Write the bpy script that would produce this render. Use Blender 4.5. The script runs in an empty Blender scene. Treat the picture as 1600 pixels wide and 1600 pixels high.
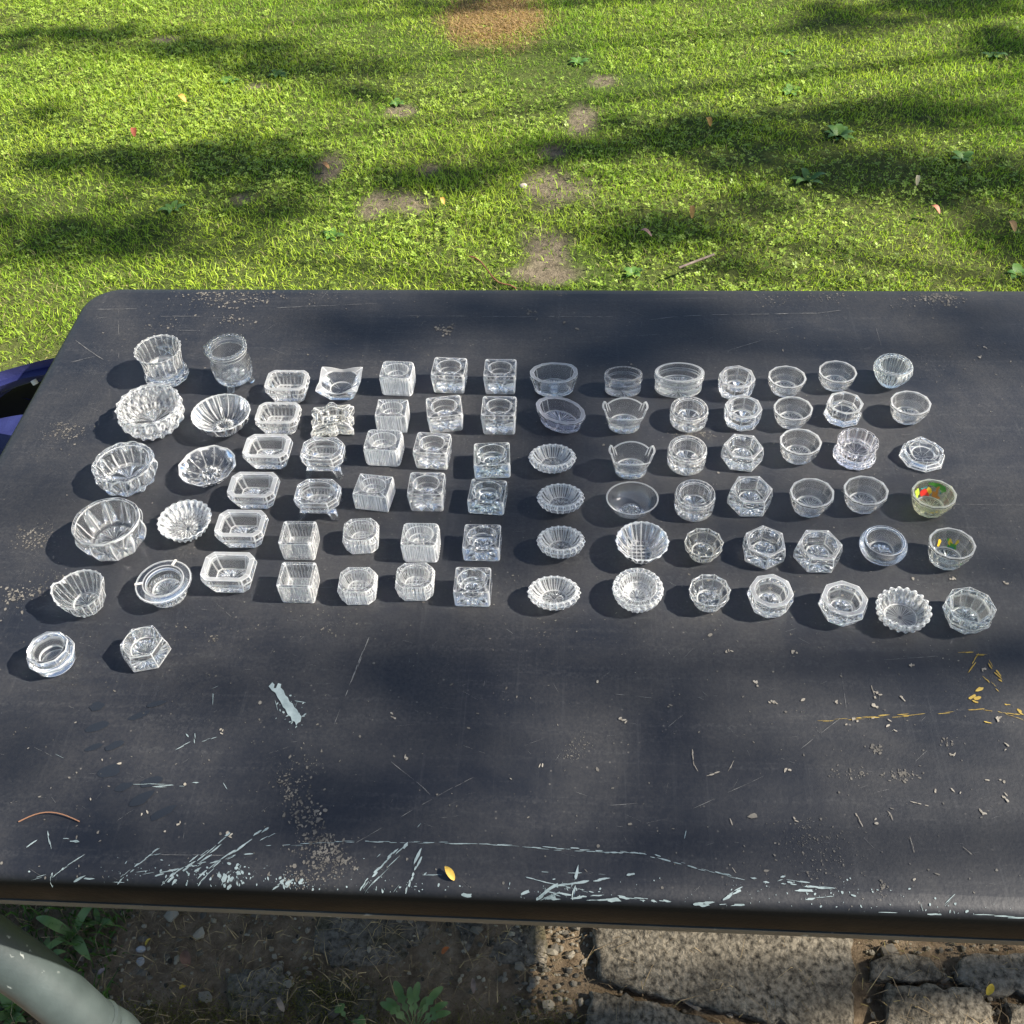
import bpy, math, random
import numpy as np
from mathutils import Vector, Matrix
rng = np.random.default_rng(7); random.seed(7)
SC = bpy.context.scene; COL = SC.collection
rad = math.radians
# ---------------------------------------------------------------- camera
CAM = np.array([0, 0, 1.46]); PITCH, ROLL, YAW, FPX = 47.365, -2.980, -5.268, 1600.
def cam_axes():
    p, r, w = rad(PITCH), rad(ROLL), rad(YAW)
    f = np.array([math.sin(w)*math.cos(p), math.cos(w)*math.cos(p), -math.sin(p)])
    rt = np.array([math.cos(w), -math.sin(w), 0]); u = np.cross(rt, f)
    return rt*math.cos(r)+u*math.sin(r), -rt*math.sin(r)+u*math.cos(r), f
RT, UP, FW = cam_axes()
cd = bpy.data.cameras.new('camera'); co = bpy.data.objects.new('camera', cd); COL.objects.link(co)
cd.sensor_width = 36; cd.lens = 36*FPX/1600; cd.clip_start = .01; cd.clip_end = 500
co.matrix_world = Matrix([(RT[0], UP[0], -FW[0], CAM[0]), (RT[1], UP[1], -FW[1], CAM[1]), (RT[2], UP[2], -FW[2], CAM[2]), (0, 0, 0, 1)])
SC.camera = co
def at(px, py, z=.73):
    """point of a level surface at height z, measured from the photograph (1600 px)"""
    d = FW+RT*(px-800)/FPX-UP*(py-800)/FPX
    return CAM+d*(z-CAM[2])/d[2]
# ---------------------------------------------------------------- light
SUN_EL, SUN_AZ = 41., -3.                     # azimuth counted from +X
SD = np.array([math.cos(rad(SUN_EL))*math.cos(rad(SUN_AZ)), math.cos(rad(SUN_EL))*math.sin(rad(SUN_AZ)), math.sin(rad(SUN_EL))])
w = bpy.data.worlds.new('World'); SC.world = w; w.use_nodes = True
nt = w.node_tree; nt.nodes.clear()
sky = nt.nodes.new('ShaderNodeTexSky'); sky.sky_type = 'NISHITA'; sky.sun_disc = False
sky.sun_elevation = rad(SUN_EL); sky.sun_rotation = rad(90-SUN_AZ); sky.air_density = 1.0; sky.dust_density = 1.0
bg = nt.nodes.new('ShaderNodeBackground'); bg.inputs[1].default_value = .066
ow = nt.nodes.new('ShaderNodeOutputWorld'); nt.links.new(sky.outputs[0], bg.inputs[0]); nt.links.new(bg.outputs[0], ow.inputs[0])
sl = bpy.data.lights.new('sun', 'SUN'); sl.energy = 5.0; sl.angle = rad(.55); sl.color = (1, .93, .82)
so = bpy.data.objects.new('sun', sl); COL.objects.link(so)
so.rotation_euler = Vector(SD).to_track_quat('Z', 'Y').to_euler(); so.location = (6, -1, 6)
SC.view_settings.view_transform = 'Standard'; SC.view_settings.look = 'None'
SC.view_settings.exposure = 1.55; SC.view_settings.gamma = 1; SC.view_settings.use_curve_mapping = False
SC.render.engine = 'CYCLES'
cy = SC.cycles
cy.max_bounces = 14; cy.transmission_bounces = 14; cy.glossy_bounces = 6; cy.diffuse_bounces = 3; cy.transparent_max_bounces = 8
cy.caustics_refractive = True; cy.caustics_reflective = False; cy.blur_glossy = .1
cy.sample_clamp_indirect = 120; cy.use_denoising = True
# ---------------------------------------------------------------- helpers
def tag(o, label=None, cat=None, group=None, kind=None):
    for k, v in (('label', label), ('category', cat), ('group', group), ('kind', kind)):
        if v: o[k] = v
    return o
def link(name, me, parent=None, loc=None):
    o = bpy.data.objects.new(name, me); COL.objects.link(o)
    if parent is not None: o.parent = parent
    if loc is not None: o.location = loc
    return o
def empty(name, loc=(0, 0, 0), rz=0):
    o = bpy.data.objects.new(name, None); COL.objects.link(o); o.location = loc; o.rotation_euler = (0, 0, rz)
    o.empty_display_size = .01; return o
def mesh(name, V, Fs, m, smooth=True, sharp=None, cols=None):
    """V (n,3); Fs: list of index arrays (each (k,3) or (k,4)) or one python face list"""
    V = np.asarray(V, dtype=np.float32); me = bpy.data.meshes.new(name)
    if isinstance(Fs, list) and len(Fs) and isinstance(Fs[0], np.ndarray) and Fs[0].ndim == 2:
        li = np.concatenate([f.ravel() for f in Fs]).astype(np.int32)
        cnt = np.concatenate([np.full(len(f), f.shape[1]) for f in Fs])
        me.vertices.add(len(V)); me.vertices.foreach_set('co', V.ravel())
        me.loops.add(len(li)); me.loops.foreach_set('vertex_index', li)
        st = np.concatenate([[0], np.cumsum(cnt)[:-1]]).astype(np.int32)
        me.polygons.add(len(cnt)); me.polygons.foreach_set('loop_start', st)
        me.update(calc_edges=True); me.validate()
    else:
        me.from_pydata([tuple(map(float, v)) for v in V], [], [tuple(f) for f in Fs]); me.update()
    me.polygons.foreach_set('use_smooth', np.full(len(me.polygons), smooth))
    if sharp: me.set_sharp_from_angle(angle=rad(sharp))
    if cols is not None:
        a = me.color_attributes.new('tint', 'FLOAT_COLOR', 'POINT')
        c = np.ones((len(V), 4), np.float32); c[:, :3] = cols; a.data.foreach_set('color', c.ravel())
    if m: me.materials.append(m)
    return me
def tube_geo(pts, rs, n=10, caps=True):
    pts = np.asarray(pts, float); rs = np.broadcast_to(rs, len(pts)); V = []; F = []
    up = np.array([0, 0, 1.])
    for i, p in enumerate(pts):
        d = pts[min(i+1, len(pts)-1)]-pts[max(i-1, 0)]; d /= np.linalg.norm(d)+1e-12
        if i == 0:
            a = np.cross(d, up); a = np.cross(d, [1, 0, 0]) if np.linalg.norm(a) < .1 else a
        else: a = a-d*(a@d)
        a /= np.linalg.norm(a); b = np.cross(d, a)
        for j in range(n):
            t = 2*math.pi*j/n; V.append(p+rs[i]*(a*math.cos(t)+b*math.sin(t)))
    for i in range(len(pts)-1):
        for j in range(n): F.append((i*n+j, i*n+(j+1) % n, (i+1)*n+(j+1) % n, (i+1)*n+j))
    if caps: F.append(tuple(range(n))[::-1]); F.append(tuple(range((len(pts)-1)*n, len(pts)*n)))
    return V, F
def tube(name, pts, rs, m, parent=None, n=10, loc=None):
    V, F = tube_geo(pts, rs, n)
    return link(name, mesh(name, V, F, m, sharp=50), parent, loc)
def smooth_path(P, k=6):
    P = [np.array(p, float) for p in P]; out = []
    Q = [2*P[0]-P[1]]+P+[2*P[-1]-P[-2]]
    for i in range(1, len(Q)-2):
        for s in range(k):
            t = s/k; a, b, c, d = Q[i-1:i+3]
            out.append(.5*((2*b)+(-a+c)*t+(2*a-5*b+4*c-d)*t*t+(-a+3*b-3*c+d)*t**3))
    out.append(P[-1]); return np.array(out)
class MB:                                      # collects loose pieces into one mesh
    def __init__(s): s.V = []; s.F = []; s.n = 0
    def add(s, V, F):
        s.V += [tuple(map(float, v)) for v in V]; s.F += [tuple(int(i)+s.n for i in f) for f in F]; s.n = len(s.V)
    def obj(s, name, m, parent=None, smooth=False, sharp=None): return link(name, mesh(name, np.array(s.V), s.F, m, smooth, sharp), parent)
# ---------------------------------------------------------------- materials
def mat(name, col=(.5, .5, .5), rough=.5, spec=.5, **k):
    m = bpy.data.materials.new(name); m.use_nodes = True
    b = m.node_tree.nodes['Principled BSDF']
    b.inputs['Base Color'].default_value = (*col, 1); b.inputs['Roughness'].default_value = rough
    b.inputs['Specular IOR Level'].default_value = spec
    for a, v in k.items(): b.inputs[a.replace('_', ' ')].default_value = v
    return m
class N:                                       # tiny node helper
    def __init__(s, m): s.t = m.node_tree; s.b = s.t.nodes['Principled BSDF']; s.co = s.t.nodes.new('ShaderNodeTexCoord')
    def new(s, ty, **k):
        n = s.t.nodes.new(ty)
        for a, v in k.items():
            if a in n.inputs: n.inputs[a].default_value = v
            else: setattr(n, a, v)
        return n
    def l(s, a, b): s.t.links.new(a, b)
    def coord(s, scale=(1, 1, 1), rot=(0, 0, 0), out='Object'):
        mp = s.new('ShaderNodeMapping'); mp.inputs['Scale'].default_value = scale; mp.inputs['Rotation'].default_value = rot
        s.l(s.co.outputs[out], mp.inputs[0]); return mp.outputs[0]
    def noise(s, sc, det=4, vec=None, rough=.55, dist=0):
        n = s.new('ShaderNodeTexNoise'); n.inputs['Scale'].default_value = sc; n.inputs['Detail'].default_value = det
        n.inputs['Roughness'].default_value = rough; n.inputs['Distortion'].default_value = dist
        s.l(vec if vec is not None else s.co.outputs['Object'], n.inputs[0]); return n.outputs[0]
    def vor(s, sc, vec=None, feat='F1'):
        n = s.new('ShaderNodeTexVoronoi', feature=feat); n.inputs['Scale'].default_value = sc
        s.l(vec if vec is not None else s.co.outputs['Object'], n.inputs[0]); return n
    def ramp(s, f, stops):
        r = s.new('ShaderNodeValToRGB'); e = r.color_ramp.elements
        while len(e) < len(stops): e.new(.5)
        for q, (p, c) in zip(e, stops): q.position = p; q.color = (*c, 1) if len(c) == 3 else (*([c[0]]*3), 1)
        s.l(f, r.inputs[0]); return r.outputs[0]
    def mix(s, f, a, b, mode='MIX'):
        n = s.new('ShaderNodeMix', data_type='RGBA', blend_type=mode)
        for v, i in ((f, 0), (a, 6), (b, 7)):
            if isinstance(v, (float, int)): n.inputs[i].default_value = v
            elif isinstance(v, tuple): n.inputs[i].default_value = (*v, 1)
            else: s.l(v, n.inputs[i])
        return n.outputs[2]
    def bump(s, h, st=.3, dist=.002):
        n = s.new('ShaderNodeBump'); n.inputs['Strength'].default_value = st; n.inputs['Distance'].default_value = dist
        s.l(h, n.inputs['Height']); s.l(n.outputs[0], s.b.inputs['Normal'])
def noisy(name, stops, sc=8, rough=.8, bump=.3, dist=.003, det=6, spec=.3, bsc=None):
    m = mat(name, rough=rough, spec=spec); n = N(m)
    f = n.noise(sc, det); n.l(n.ramp(f, stops), n.b.inputs['Base Color'])
    if bump: n.bump(n.noise(bsc or sc*4, 6), bump, dist)
    return m
def glass(name, tint=(1, 1, 1), rough=.03, frost=.10, soft=.012, edge=.8, grid=None):
    m = mat(name, tint, rough); b = m.node_tree.nodes['Principled BSDF']
    b.inputs['Transmission Weight'].default_value = 1; b.inputs['IOR'].default_value = 1.52
    n = N(m); n.bump(n.noise(160, 3), .04, .002)
    gr = n.new('ShaderNodeBsdfGlass'); gr.inputs['Roughness'].default_value = .42; gr.inputs['IOR'].default_value = 1.5; gr.inputs[0].default_value = (*tint, 1)
    gm = n.new('ShaderNodeMixShader'); gm.inputs[0].default_value = soft; n.l(b.outputs[0], gm.inputs[1]); n.l(gr.outputs[0], gm.inputs[2])
    d = n.new('ShaderNodeBsdfDiffuse'); d.inputs[0].default_value = (.95, .95, .94, 1)
    t = n.new('ShaderNodeBsdfTranslucent'); t.inputs[0].default_value = (.95, .95, .94, 1)
    a = n.new('ShaderNodeMixShader'); a.inputs[0].default_value = .5; n.l(d.outputs[0], a.inputs[1]); n.l(t.outputs[0], a.inputs[2])
    s = n.new('ShaderNodeMixShader'); s.inputs[0].default_value = frost
    n.l(gm.outputs[0], s.inputs[1]); n.l(a.outputs[0], s.inputs[2])
    ea = n.new('ShaderNodeAttribute', attribute_name='tint')              # less polished ridges and rims, whitened to paint in the light they catch
    sg = n.new('ShaderNodeSeparateColor'); n.l(ea.outputs[0], sg.inputs[0])
    ef = sg.outputs[0]
    if grid:                                       # pressed waffle grid on the low faces of the dish
        sp = n.new('ShaderNodeSeparateXYZ'); n.l(n.co.outputs['Object'], sp.inputs[0]); ws = []
        def mth(op, a, b=None):
            q = n.new('ShaderNodeMath', operation=op)
            for v, i in ((a, 0), (b, 1)):
                if v is None: continue
                if isinstance(v, (int, float)): q.inputs[i].default_value = v
                else: n.l(v, q.inputs[i])
            return q.outputs[0]
        sn = n.new('ShaderNodeSeparateXYZ'); n.l(n.co.outputs['Normal'], sn.inputs[0])
        for ax in (0, 1): ws.append(mth('ADD', mth('ABSOLUTE', mth('SINE', mth('MULTIPLY', sp.outputs[ax], grid))), mth('GREATER_THAN', mth('ABSOLUTE', sn.outputs[ax]), .6)))
        ln = mth('SUBTRACT', 1., mth('MULTIPLY', mth('MINIMUM', ws[0], ws[1]), 2.2)); ln = mth('MAXIMUM', ln, 0.)
        mk = mth('LESS_THAN', sp.outputs[2], .55); ln = mth('MULTIPLY', ln, mk)
        ef = mth('MAXIMUM', ef, mth('MULTIPLY', ln, .85))
    for out, base, amt in ((gm, soft, edge), (s, frost, edge*.78)):
        k = n.new('ShaderNodeMapRange'); k.inputs['To Min'].default_value = base; k.inputs['To Max'].default_value = amt
        n.l(ef, k.inputs[0]); n.l(k.outputs[0], out.inputs[0])
    n.l(s.outputs[0], m.node_tree.nodes['Material Output'].inputs[0])
    return m
# ---------------------------------------------------------------- pressed glass shapes (pure geometry)
NS = 144
def outline(spec, th):
    """radius of an outline at the angles th; 1 = half the width along x"""
    k = spec[0]
    if k == 'round': r = np.ones_like(th)
    elif k == 'oval':
        a = spec[1]; r = 1/np.sqrt(np.cos(th)**2+(np.sin(th)/a)**2)
    elif k == 'poly':
        n, rot, p = spec[1], spec[2], spec[3]
        fi = rot + np.arange(n)*2*np.pi/n; d = np.full(n, np.cos(np.pi/n))
        c = np.maximum(0, np.cos(th[:, None]-fi[None])/d)
        r = (c**p).sum(1)**(-1/p)
    elif k == 'rect':
        asp, cut, p = spec[1], spec[2], spec[3]
        fi = np.radians([0, 90, 180, 270]); d = np.array([1, asp, 1, asp])
        if cut:
            a = 45 if len(spec) < 5 else spec[4]
            fi = np.append(fi, np.radians([a, 180-a, 180+a, 360-a]))
            full = np.cos(np.radians(a))+asp*np.sin(np.radians(a))
            d = np.append(d, [full*(1-cut)]*4)
        c = np.maximum(0, np.cos(th[:, None]-fi[None])/d)
        r = (c**p).sum(1)**(-1/p)
    for m in [s for s in spec if isinstance(s, tuple)]:
        kk, amp, kind = m
        if kind == 'cusp': r = r*(1-amp*np.abs(np.sin(kk*th/2)))
        elif kind == 'lobe': r = r*(1-amp+amp*np.abs(np.cos(kk*th/2)))
        else: r = r*(1+amp*np.cos(kk*th))
    return r
def angles(spec, n=NS):
    th = np.arange(n)*2*np.pi/n
    k = spec[0]; cs = []
    if k == 'poly' and spec[3] > 30:
        cs = [spec[2]+(i+.5)*2*np.pi/spec[1] for i in range(spec[1])]
    if k == 'rect' and spec[3] > 30:
        asp, cut = spec[1], spec[2]
        if cut:
            a = np.radians(45 if len(spec) < 5 or isinstance(spec[4], tuple) else spec[4])
            D = (np.cos(a)+asp*np.sin(a))*(1-cut)
            y1 = (D-np.cos(a))/np.sin(a); x1 = (D-asp*np.sin(a))/np.cos(a)
            q = [np.arctan2(y1, 1), np.arctan2(asp, x1)]
        else: q = [np.arctan2(asp, 1)]
        for v in q: cs += [v, np.pi-v, np.pi+v, 2*np.pi-v]
    for c in cs:
        c = c % (2*np.pi); i = int(np.argmin(np.abs(th-c))); th[i] = c
    return np.sort(th)
def subdivide(prof, steps, smooth=False):
    if smooth:
        Q = [np.array(q, float) for q in prof]; Q = [2*Q[0]-Q[1]]+Q+[2*Q[-1]-Q[-2]]; out = [tuple(Q[1])]
        for k_, s_ in zip(range(1, len(Q)-2), steps):
            a, b, c, d = Q[k_-1:k_+3]
            for i in range(1, s_+1):
                t = i/s_
                v = b+(c-a)*.5*t*1.+((2*a-5*b+4*c-d)*t*t+(-a+3*b-3*c+d)*t**3)*.5
                if k_ == 1 or k_ == len(Q)-3: v = b+(c-b)*t
                out.append(tuple(v))
        return out
    out = [prof[0]]
    for a, b, s in zip(prof[:-1], prof[1:], steps):
        for i in range(1, s+1): out.append(tuple(np.array(a)+(np.array(b)-np.array(a))*i/s))
    return out
def tri(x): return np.abs((x/np.pi) % 2-1)            # triangle wave 0..1
def relief(kind, th, x, y, z, amt):
    """amount a pressed pattern cuts into the surface, 0..1"""
    if kind[0] == 'star':
        k = kind[1]; rr = np.hypot(x, y)
        return tri(k*th)*np.clip(rr*4, 0, 1)*np.clip((kind[2]-rr)*8, 0, 1)
    if kind[0] == 'waffle':
        f = kind[1]; return np.maximum(tri(x*f), tri(y*f))
    if kind[0] == 'ribs':
        k = kind[1]; return tri(k*th)
    if kind[0] == 'xribs':                             # evenly spaced ribs on a straight-sided block
        f = kind[1]; t = np.where(np.abs(x) > np.abs(y), y, x); return tri(t*f)
    if kind[0] == 'diamond':
        k, m = kind[1], kind[2]; return .5*tri(k*th+m*z)+.5*tri(k*th-m*z)
    if kind[0] == 'thumb':
        k, m = kind[1], kind[2]; return (np.abs(np.sin(k*th/2))*np.clip(np.sin(np.clip(z*m, 0, np.pi)), 0, 1))
    if kind[0] == 'arch':                              # tall pointed facets, like cut panels
        k = kind[1]; return tri(k*th)*np.clip(1.4*(1-z), 0, 1)
    return 0*x
def vessel(T, n=NS):
    """closed surface from ring loops: underside, outer wall, rim, inner wall, floor. Returns verts, faces (unit size)."""
    so, si = T['out'], T.get('inn', T['out'])
    th = angles(so, n)
    ro, ri = outline(so, th), outline(si, th)
    zt, zb = T.get('rimz'), T.get('base')
    rings = []
    O, I = T['op'], T['ip']
    st_o = T.get('os', [3]+[4]*(len(O)-2)); st_i = T.get('is', [4]*(len(I)-2)+[4])
    bo = outline(zb, th) if zb else None
    for j, (r, z) in enumerate(subdivide([(0.03, O[0][1])]+[(a, b) for a, b in O[0:]], [10]+[5]*30, T.get('sm'))):
        und = (j <= 10)
        base = ro
        if bo is not None:
            w = min(1, max(0, z/T.get('bz', .5))); base = bo*(1-w)+ro*w
        rr = r*base; x, y = rr*np.cos(th), rr*np.sin(th); zz = np.full_like(x, z)
        if und:
            for kd, a in T.get('rb', []): zz = zz + a*relief(kd, th, x, y, zz, a)*(1 if r > .05 and j < 10 else 0)
        else:
            for kd, a in T.get('rw', []):
                f = 1-a*relief(kd, th, x, y, zz, a)*(1 if z < .97 or T.get('rimcut') else .3); x, y = x*f, y*f
        rings.append((x, y, zz))
    for j, (r, z) in enumerate(subdivide(list(I)+[(0.03, I[-1][1])], [5]*(len(I)-1)+[10], T.get('sm'))):
        nwall = 5*(len(I)-1); floor = j >= nwall
        rr = r*ri; x, y = rr*np.cos(th), rr*np.sin(th); zz = np.full_like(x, z)
        if floor:
            for kd, a in T.get('rf', []): zz = zz + a*relief(kd, th, x, y, zz, a)*(1 if r > .05 and j > nwall else 0)
        elif j > 0:
            for kd, a in T.get('ri', []):
                f = 1+a*relief(kd, th, x, y, zz, a); x, y = x*f, y*f
        rings.append((x, y, zz))
    if 'asp' in T: rings = [(x, y*T['asp'], z) for x, y, z in rings]
    if zt is not None:
        fz = zt(th)
        rings = [(x, y, np.where(z > T.get('rz0', .6), z+(z-T.get('rz0', .6))/(1-T.get('rz0', .6))*fz, z)) for x, y, z in rings]
    kr = 0                                        # extra loops across the rim so that its faces stay clear between whitened edges
    for kr in range(len(rings)-1):
        if kr == 10+5*(len(O)-1): break
    a_, b_ = rings[kr], rings[kr+1]; rings[kr+1:kr+1] = [tuple(p_+(q_-p_)*f_ for p_, q_ in zip(a_, b_)) for f_ in (.12, .3, .5, .7, .88)]
    Gd = np.stack([np.stack(q, 1) for q in rings]); Gs = Gd*[1, 1, .8]            # how sharply each point is creased
    def crease(A, B, C): 
        u, v = B-A, C-B; lu, lv = np.linalg.norm(u, axis=-1)+1e-6, np.linalg.norm(v, axis=-1)+1e-6
        return 1-(u*v).sum(-1)/lu/lv
    cr = crease(np.roll(Gs, 1, 1), Gs, np.roll(Gs, -1, 1)); cz = np.zeros_like(cr); cz[1:-1] = crease(Gs[:-2], Gs[1:-1], Gs[2:])
    cr[np.hypot(Gd[..., 0], Gd[..., 1]) < .08] = 0; cz[np.hypot(Gd[..., 0], Gd[..., 1]) < .08] = 0
    vessel.edge = np.concatenate([(np.clip((np.maximum(cr*1.6, cz)-.03)*7, 0, 1)**1.3).ravel(), [0, 0]])
    if T.get('rimw'): E_ = vessel.edge[:-2].reshape(len(rings), n); E_[kr:kr+7] = np.maximum(E_[kr:kr+7], T['rimw']); vessel.edge = np.concatenate([E_.ravel(), [0, 0]])
    V = np.concatenate([np.stack(q, 1) for q in rings]); nr = len(rings)
    i = np.arange(n); i2 = (i+1) % n
    F = [np.stack([k*n+i, k*n+i2, (k+1)*n+i2, (k+1)*n+i], 1) for k in range(nr-1)]
    F = np.concatenate(F)
    c0, c1 = len(V), len(V)+1
    V = np.vstack([V, [[0, 0, rings[0][2].mean()]], [[0, 0, rings[-1][2].mean()]]])
    F3 = np.concatenate([np.stack([i2, i, np.full(n, c0)], 1), np.stack([(nr-1)*n+i, (nr-1)*n+i2, np.full(n, c1)], 1)])
    return V, F, F3
R0 = ('round',)
def P(n, rot=0., *m): return ('poly', n, rot, 80)+m
def RC(asp, cut, p=80, *m): return ('rect', asp, cut, p)+m
HP = np.pi
TY = {}
def ty(name, **k): TY[name] = k
ty('star_cup', sm=1, out=R0+((22, .045, 'cusp'),), inn=R0, base=R0, bz=.97, op=[(.84,0),(.93,.03),(.93,.12),(.84,.17),(.83,.35),(.86,.6),(.90,.8),(1,1)], ip=[(.90,.99),(.82,.90),(.78,.75),(.74,.5),(.68,.24)],
   rw=[(('diamond', 12, 9), .05)], rb=[(('star', 12, .9), .05)])
ty('big_facet', sm=1, out=R0+((18, .035, 'cusp'),), inn=R0, op=[(.62,0),(.82,.12),(.97,.45),(1,.7),(.95,1)], ip=[(.84,.99),(.78,.85),(.66,.45),(.5,.28)],
   rw=[(('diamond', 16, 9), .15)], ri=[(('diamond', 16, 10), .11)], rb=[(('star', 14, .8), .1)])
ty('big_leaf', sm=1, out=R0+((14, .04, 'lobe'),), inn=('oval', .92), op=[(.62,0),(.84,.12),(.98,.5),(1,.75),(.93,1)], ip=[(.80,.98),(.72,.82),(.62,.45),(.5,.25)],
   rw=[(('diamond', 10, 4), .13)], ri=[(('thumb', 14, 3.2), .12)], rb=[(('star', 10, .7), .08)])
ty('big_circle', sm=1, out=('oval', .96, (9, .02, 'cusp')), inn=R0, op=[(.55,0),(.80,.1),(.98,.5),(1,.75),(.92,1)], ip=[(.82,.98),(.74,.82),(.62,.45),(.5,.28)],
   rw=[(('thumb', 10, 3.3), .20)], ri=[(('thumb', 10, 3.0), .13)], rb=[(('star', 14, .7), .2)])
ty('basket', out=R0+((24, .03, 'cusp'),), inn=R0, op=[(.55,0),(.66,.08),(.86,.5),(1,1)], ip=[(.93,.99),(.86,.8),(.62,.35),(.48,.2)],
   rimz=lambda t: .28*np.clip((np.cos(2*t)-.55)/.45, 0, 1), rz0=.5, rw=[(('diamond', 10, 7), .08)], rb=[(('star', 14, .65), .14)])
ty('chunk', out=P(9,.2), inn=R0, base=R0, bz=.9, op=[(.66,0),(.80,.1),(1,.62),(.84,1)], ip=[(.70,1),(.62,.85),(.52,.45),(.3,.34)])
ty('oval_petal', rimw=0.4, sm=1, asp=0.95, out=R0+((30, .02, 'cusp'),), inn=R0, op=[(.42,0),(.50,.06),(.80,.45),(1,1)], ip=[(.96,.995),(.90,.8),(.72,.45),(.42,.20)],
   ri=[(('thumb', 16, 2.9), .12)], rb=[(('star', 16, .40), .3)])
ty('oval_star', rimw=0.4, sm=1, out=R0+((12, .03, 'cusp'),), inn=R0+((12, .025, 'cusp'),), op=[(.40,0),(.50,.06),(.80,.45),(1,1)], ip=[(.95,.995),(.90,.8),(.72,.45),(.40,.20)],
   rw=[(('diamond', 8, 9), .12)], rb=[(('star', 8, .38), .5)])
ty('hobnail_dish', sm=1, out=R0+((22, .10, 'lobe'),), inn=R0+((22, .05, 'lobe'),), op=[(.48,0),(.58,.08),(.80,.4),(1,1)], ip=[(.93,.97),(.84,.75),(.66,.42),(.45,.22)],
   rw=[(('diamond', 22, 12), .12)], ri=[(('diamond', 22, 12), .09)], rb=[(('star', 12, .46), .3)])
ty('flanged', out=R0, inn=R0, op=[(.58,0),(.66,.03),(.68,.10),(.64,.5),(.66,.70),(.98,.80),(1,.86)], ip=[(.97,.90),(.70,.93),(.62,.88),(.58,.6),(.50,.30)],
   rb=[(('star', 18, .6), .16)], rw=[(('ribs', 24), .012)])
ty('hex_deep', out=P(6,HP/6), inn=R0, op=[(.84,0),(1,.12),(.97,.6),(.86,1)], ip=[(.74,1),(.64,.8),(.56,.5),(.32,.40)], rb=[(('star', 18, .9), .16)])
ty('cauldron', sm=1, out=R0, inn=R0, op=[(.50,.12),(.80,.17),(.97,.34),(1,.55),(.93,.75),(.90,.84),(.97,.93),(.95,1)], ip=[(.88,1.0),(.78,.94),(.76,.84),(.82,.55),(.66,.30)],
   rw=[(('thumb', 8, 3.1), .02)], rb=[(('star', 14, .6), .06)])
ty('tray', rimw=0.4, out=RC(.74,.16), inn=RC(.70,.13), op=[(.70,0),(.74,.04),(1,.72),(.96,1)], ip=[(.78,1),(.74,.95),(.66,.50),(.58,.32)], rb=[(('star', 11, .6), .13)])
ty('tray_facet', rimw=0.4, out=RC(.74,.15), inn=RC(.70,.12), op=[(.72,0),(.76,.04),(1,.72),(.96,1)], ip=[(.80,1),(.77,.95),(.68,.50),(.60,.30)], rb=[(('waffle', 14), .12)], rw=[(('xribs', 17), .05)])
ty('flare_square', rimw=0.4, asp=0.9, out=('rect',1,0,80,(4,.05,'cos'))if False else ('rect',1,0,80), inn=R0, base=('rect',1,.12,80), bz=1., op=[(.62,0),(.66,.10),(.94,.82),(1,1)], ip=[(.90,.90),(.66,.62),(.52,.34)],
   rimz=lambda t: .22*np.abs(np.sin(t*2+0))**1.5-.1, rz0=.5)
ty('star_square', asp=0.85, out=('rect',1,0,14,(8,.10,'cos')), inn=('rect',.9,0,8), op=[(.80,0),(.98,.10),(1,.5),(.82,.8),(.86,1)], ip=[(.66,.98),(.58,.8),(.48,.45),(.2,.36)],
   rimz=lambda t: .16*np.cos(4*t), rz0=.7, rw=[(('ribs', 20), .05)], rb=[(('star', 12, .9), .2)])
ty('footed', out=RC(.80,.22), inn=('oval',.72), op=[(.56,.24),(.70,.28),(.98,.62),(1,.86),(.94,1)], ip=[(.78,1),(.74,.95),(.66,.62),(.55,.46)], rb=[(('waffle', 16), .08)])
ty('waffle_box', out=RC(.92,.05), inn=('rect',.90,0,20), op=[(.92,0),(.94,.04),(1,.75),(.97,1)], ip=[(.82,1),(.80,.95),(.77,.5),(.74,.20)],
   rw=[(('xribs', 30), .025)], ri=[(('xribs', 24), .02)], rb=[(('waffle', 24), .10)])
ty('ribbed_block', out=RC(.84,.07,24), inn=('oval',.80), op=[(.93,0),(.97,.05),(1,.8),(.95,1)], ip=[(.74,1),(.70,.90),(.62,.66),(.44,.50)],
   rw=[(('xribs', 34), .05)], rb=[(('waffle', 26), .10)])
ty('ribbed_square', out=RC(.84,0,60), inn=('oval',.80), op=[(.97,0),(.99,.05),(1,.8),(.98,1)], ip=[(.74,1),(.70,.90),(.62,.66),(.44,.50)],
   rw=[(('xribs', 34), .05)], rb=[(('waffle', 26), .10)])
ty('chamfer_waffle', out=RC(.90,.20), inn=('oval',.88), op=[(.86,0),(.90,.05),(1,.7),(.90,1)], ip=[(.76,1),(.72,.88),(.64,.62),(.54,.40)],
   rw=[(('xribs', 30), .05)], rb=[(('waffle', 22), .12)])
ty('cube', out=RC(.86,.05,60), inn=('oval',.84), op=[(.90,0),(.92,.06),(1,.85),(.96,1)], ip=[(.72,1),(.68,.90),(.64,.66),(.50,.46)],
   rb=[(('star', 8, 1.2), .22)])
ty('star_block', out=RC(.90,.04,60), inn=('oval',.90), op=[(.95,0),(.98,.06),(1,.85),(.97,1)], ip=[(.82,1),(.77,.88),(.66,.60),(.46,.42)],
   rb=[(('star', 8, .78), .26)])
ty('lipped_round', rimw=0.4, asp=0.68, out=P(14,.1), inn=R0+((14,.03,'cusp'),), base=R0, bz=.3, op=[(.72,0),(.80,.06),(.90,.5),(1,.9),(.98,1)], ip=[(.82,1),(.79,.92),(.74,.5),(.68,.20)],
   rimz=lambda t: .08*np.clip(np.cos(t-.5)*4-3, 0, 1), rz0=.6, rw=[(('ribs', 14), .02)], rb=[(('star', 20, .8), .05)])
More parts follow.
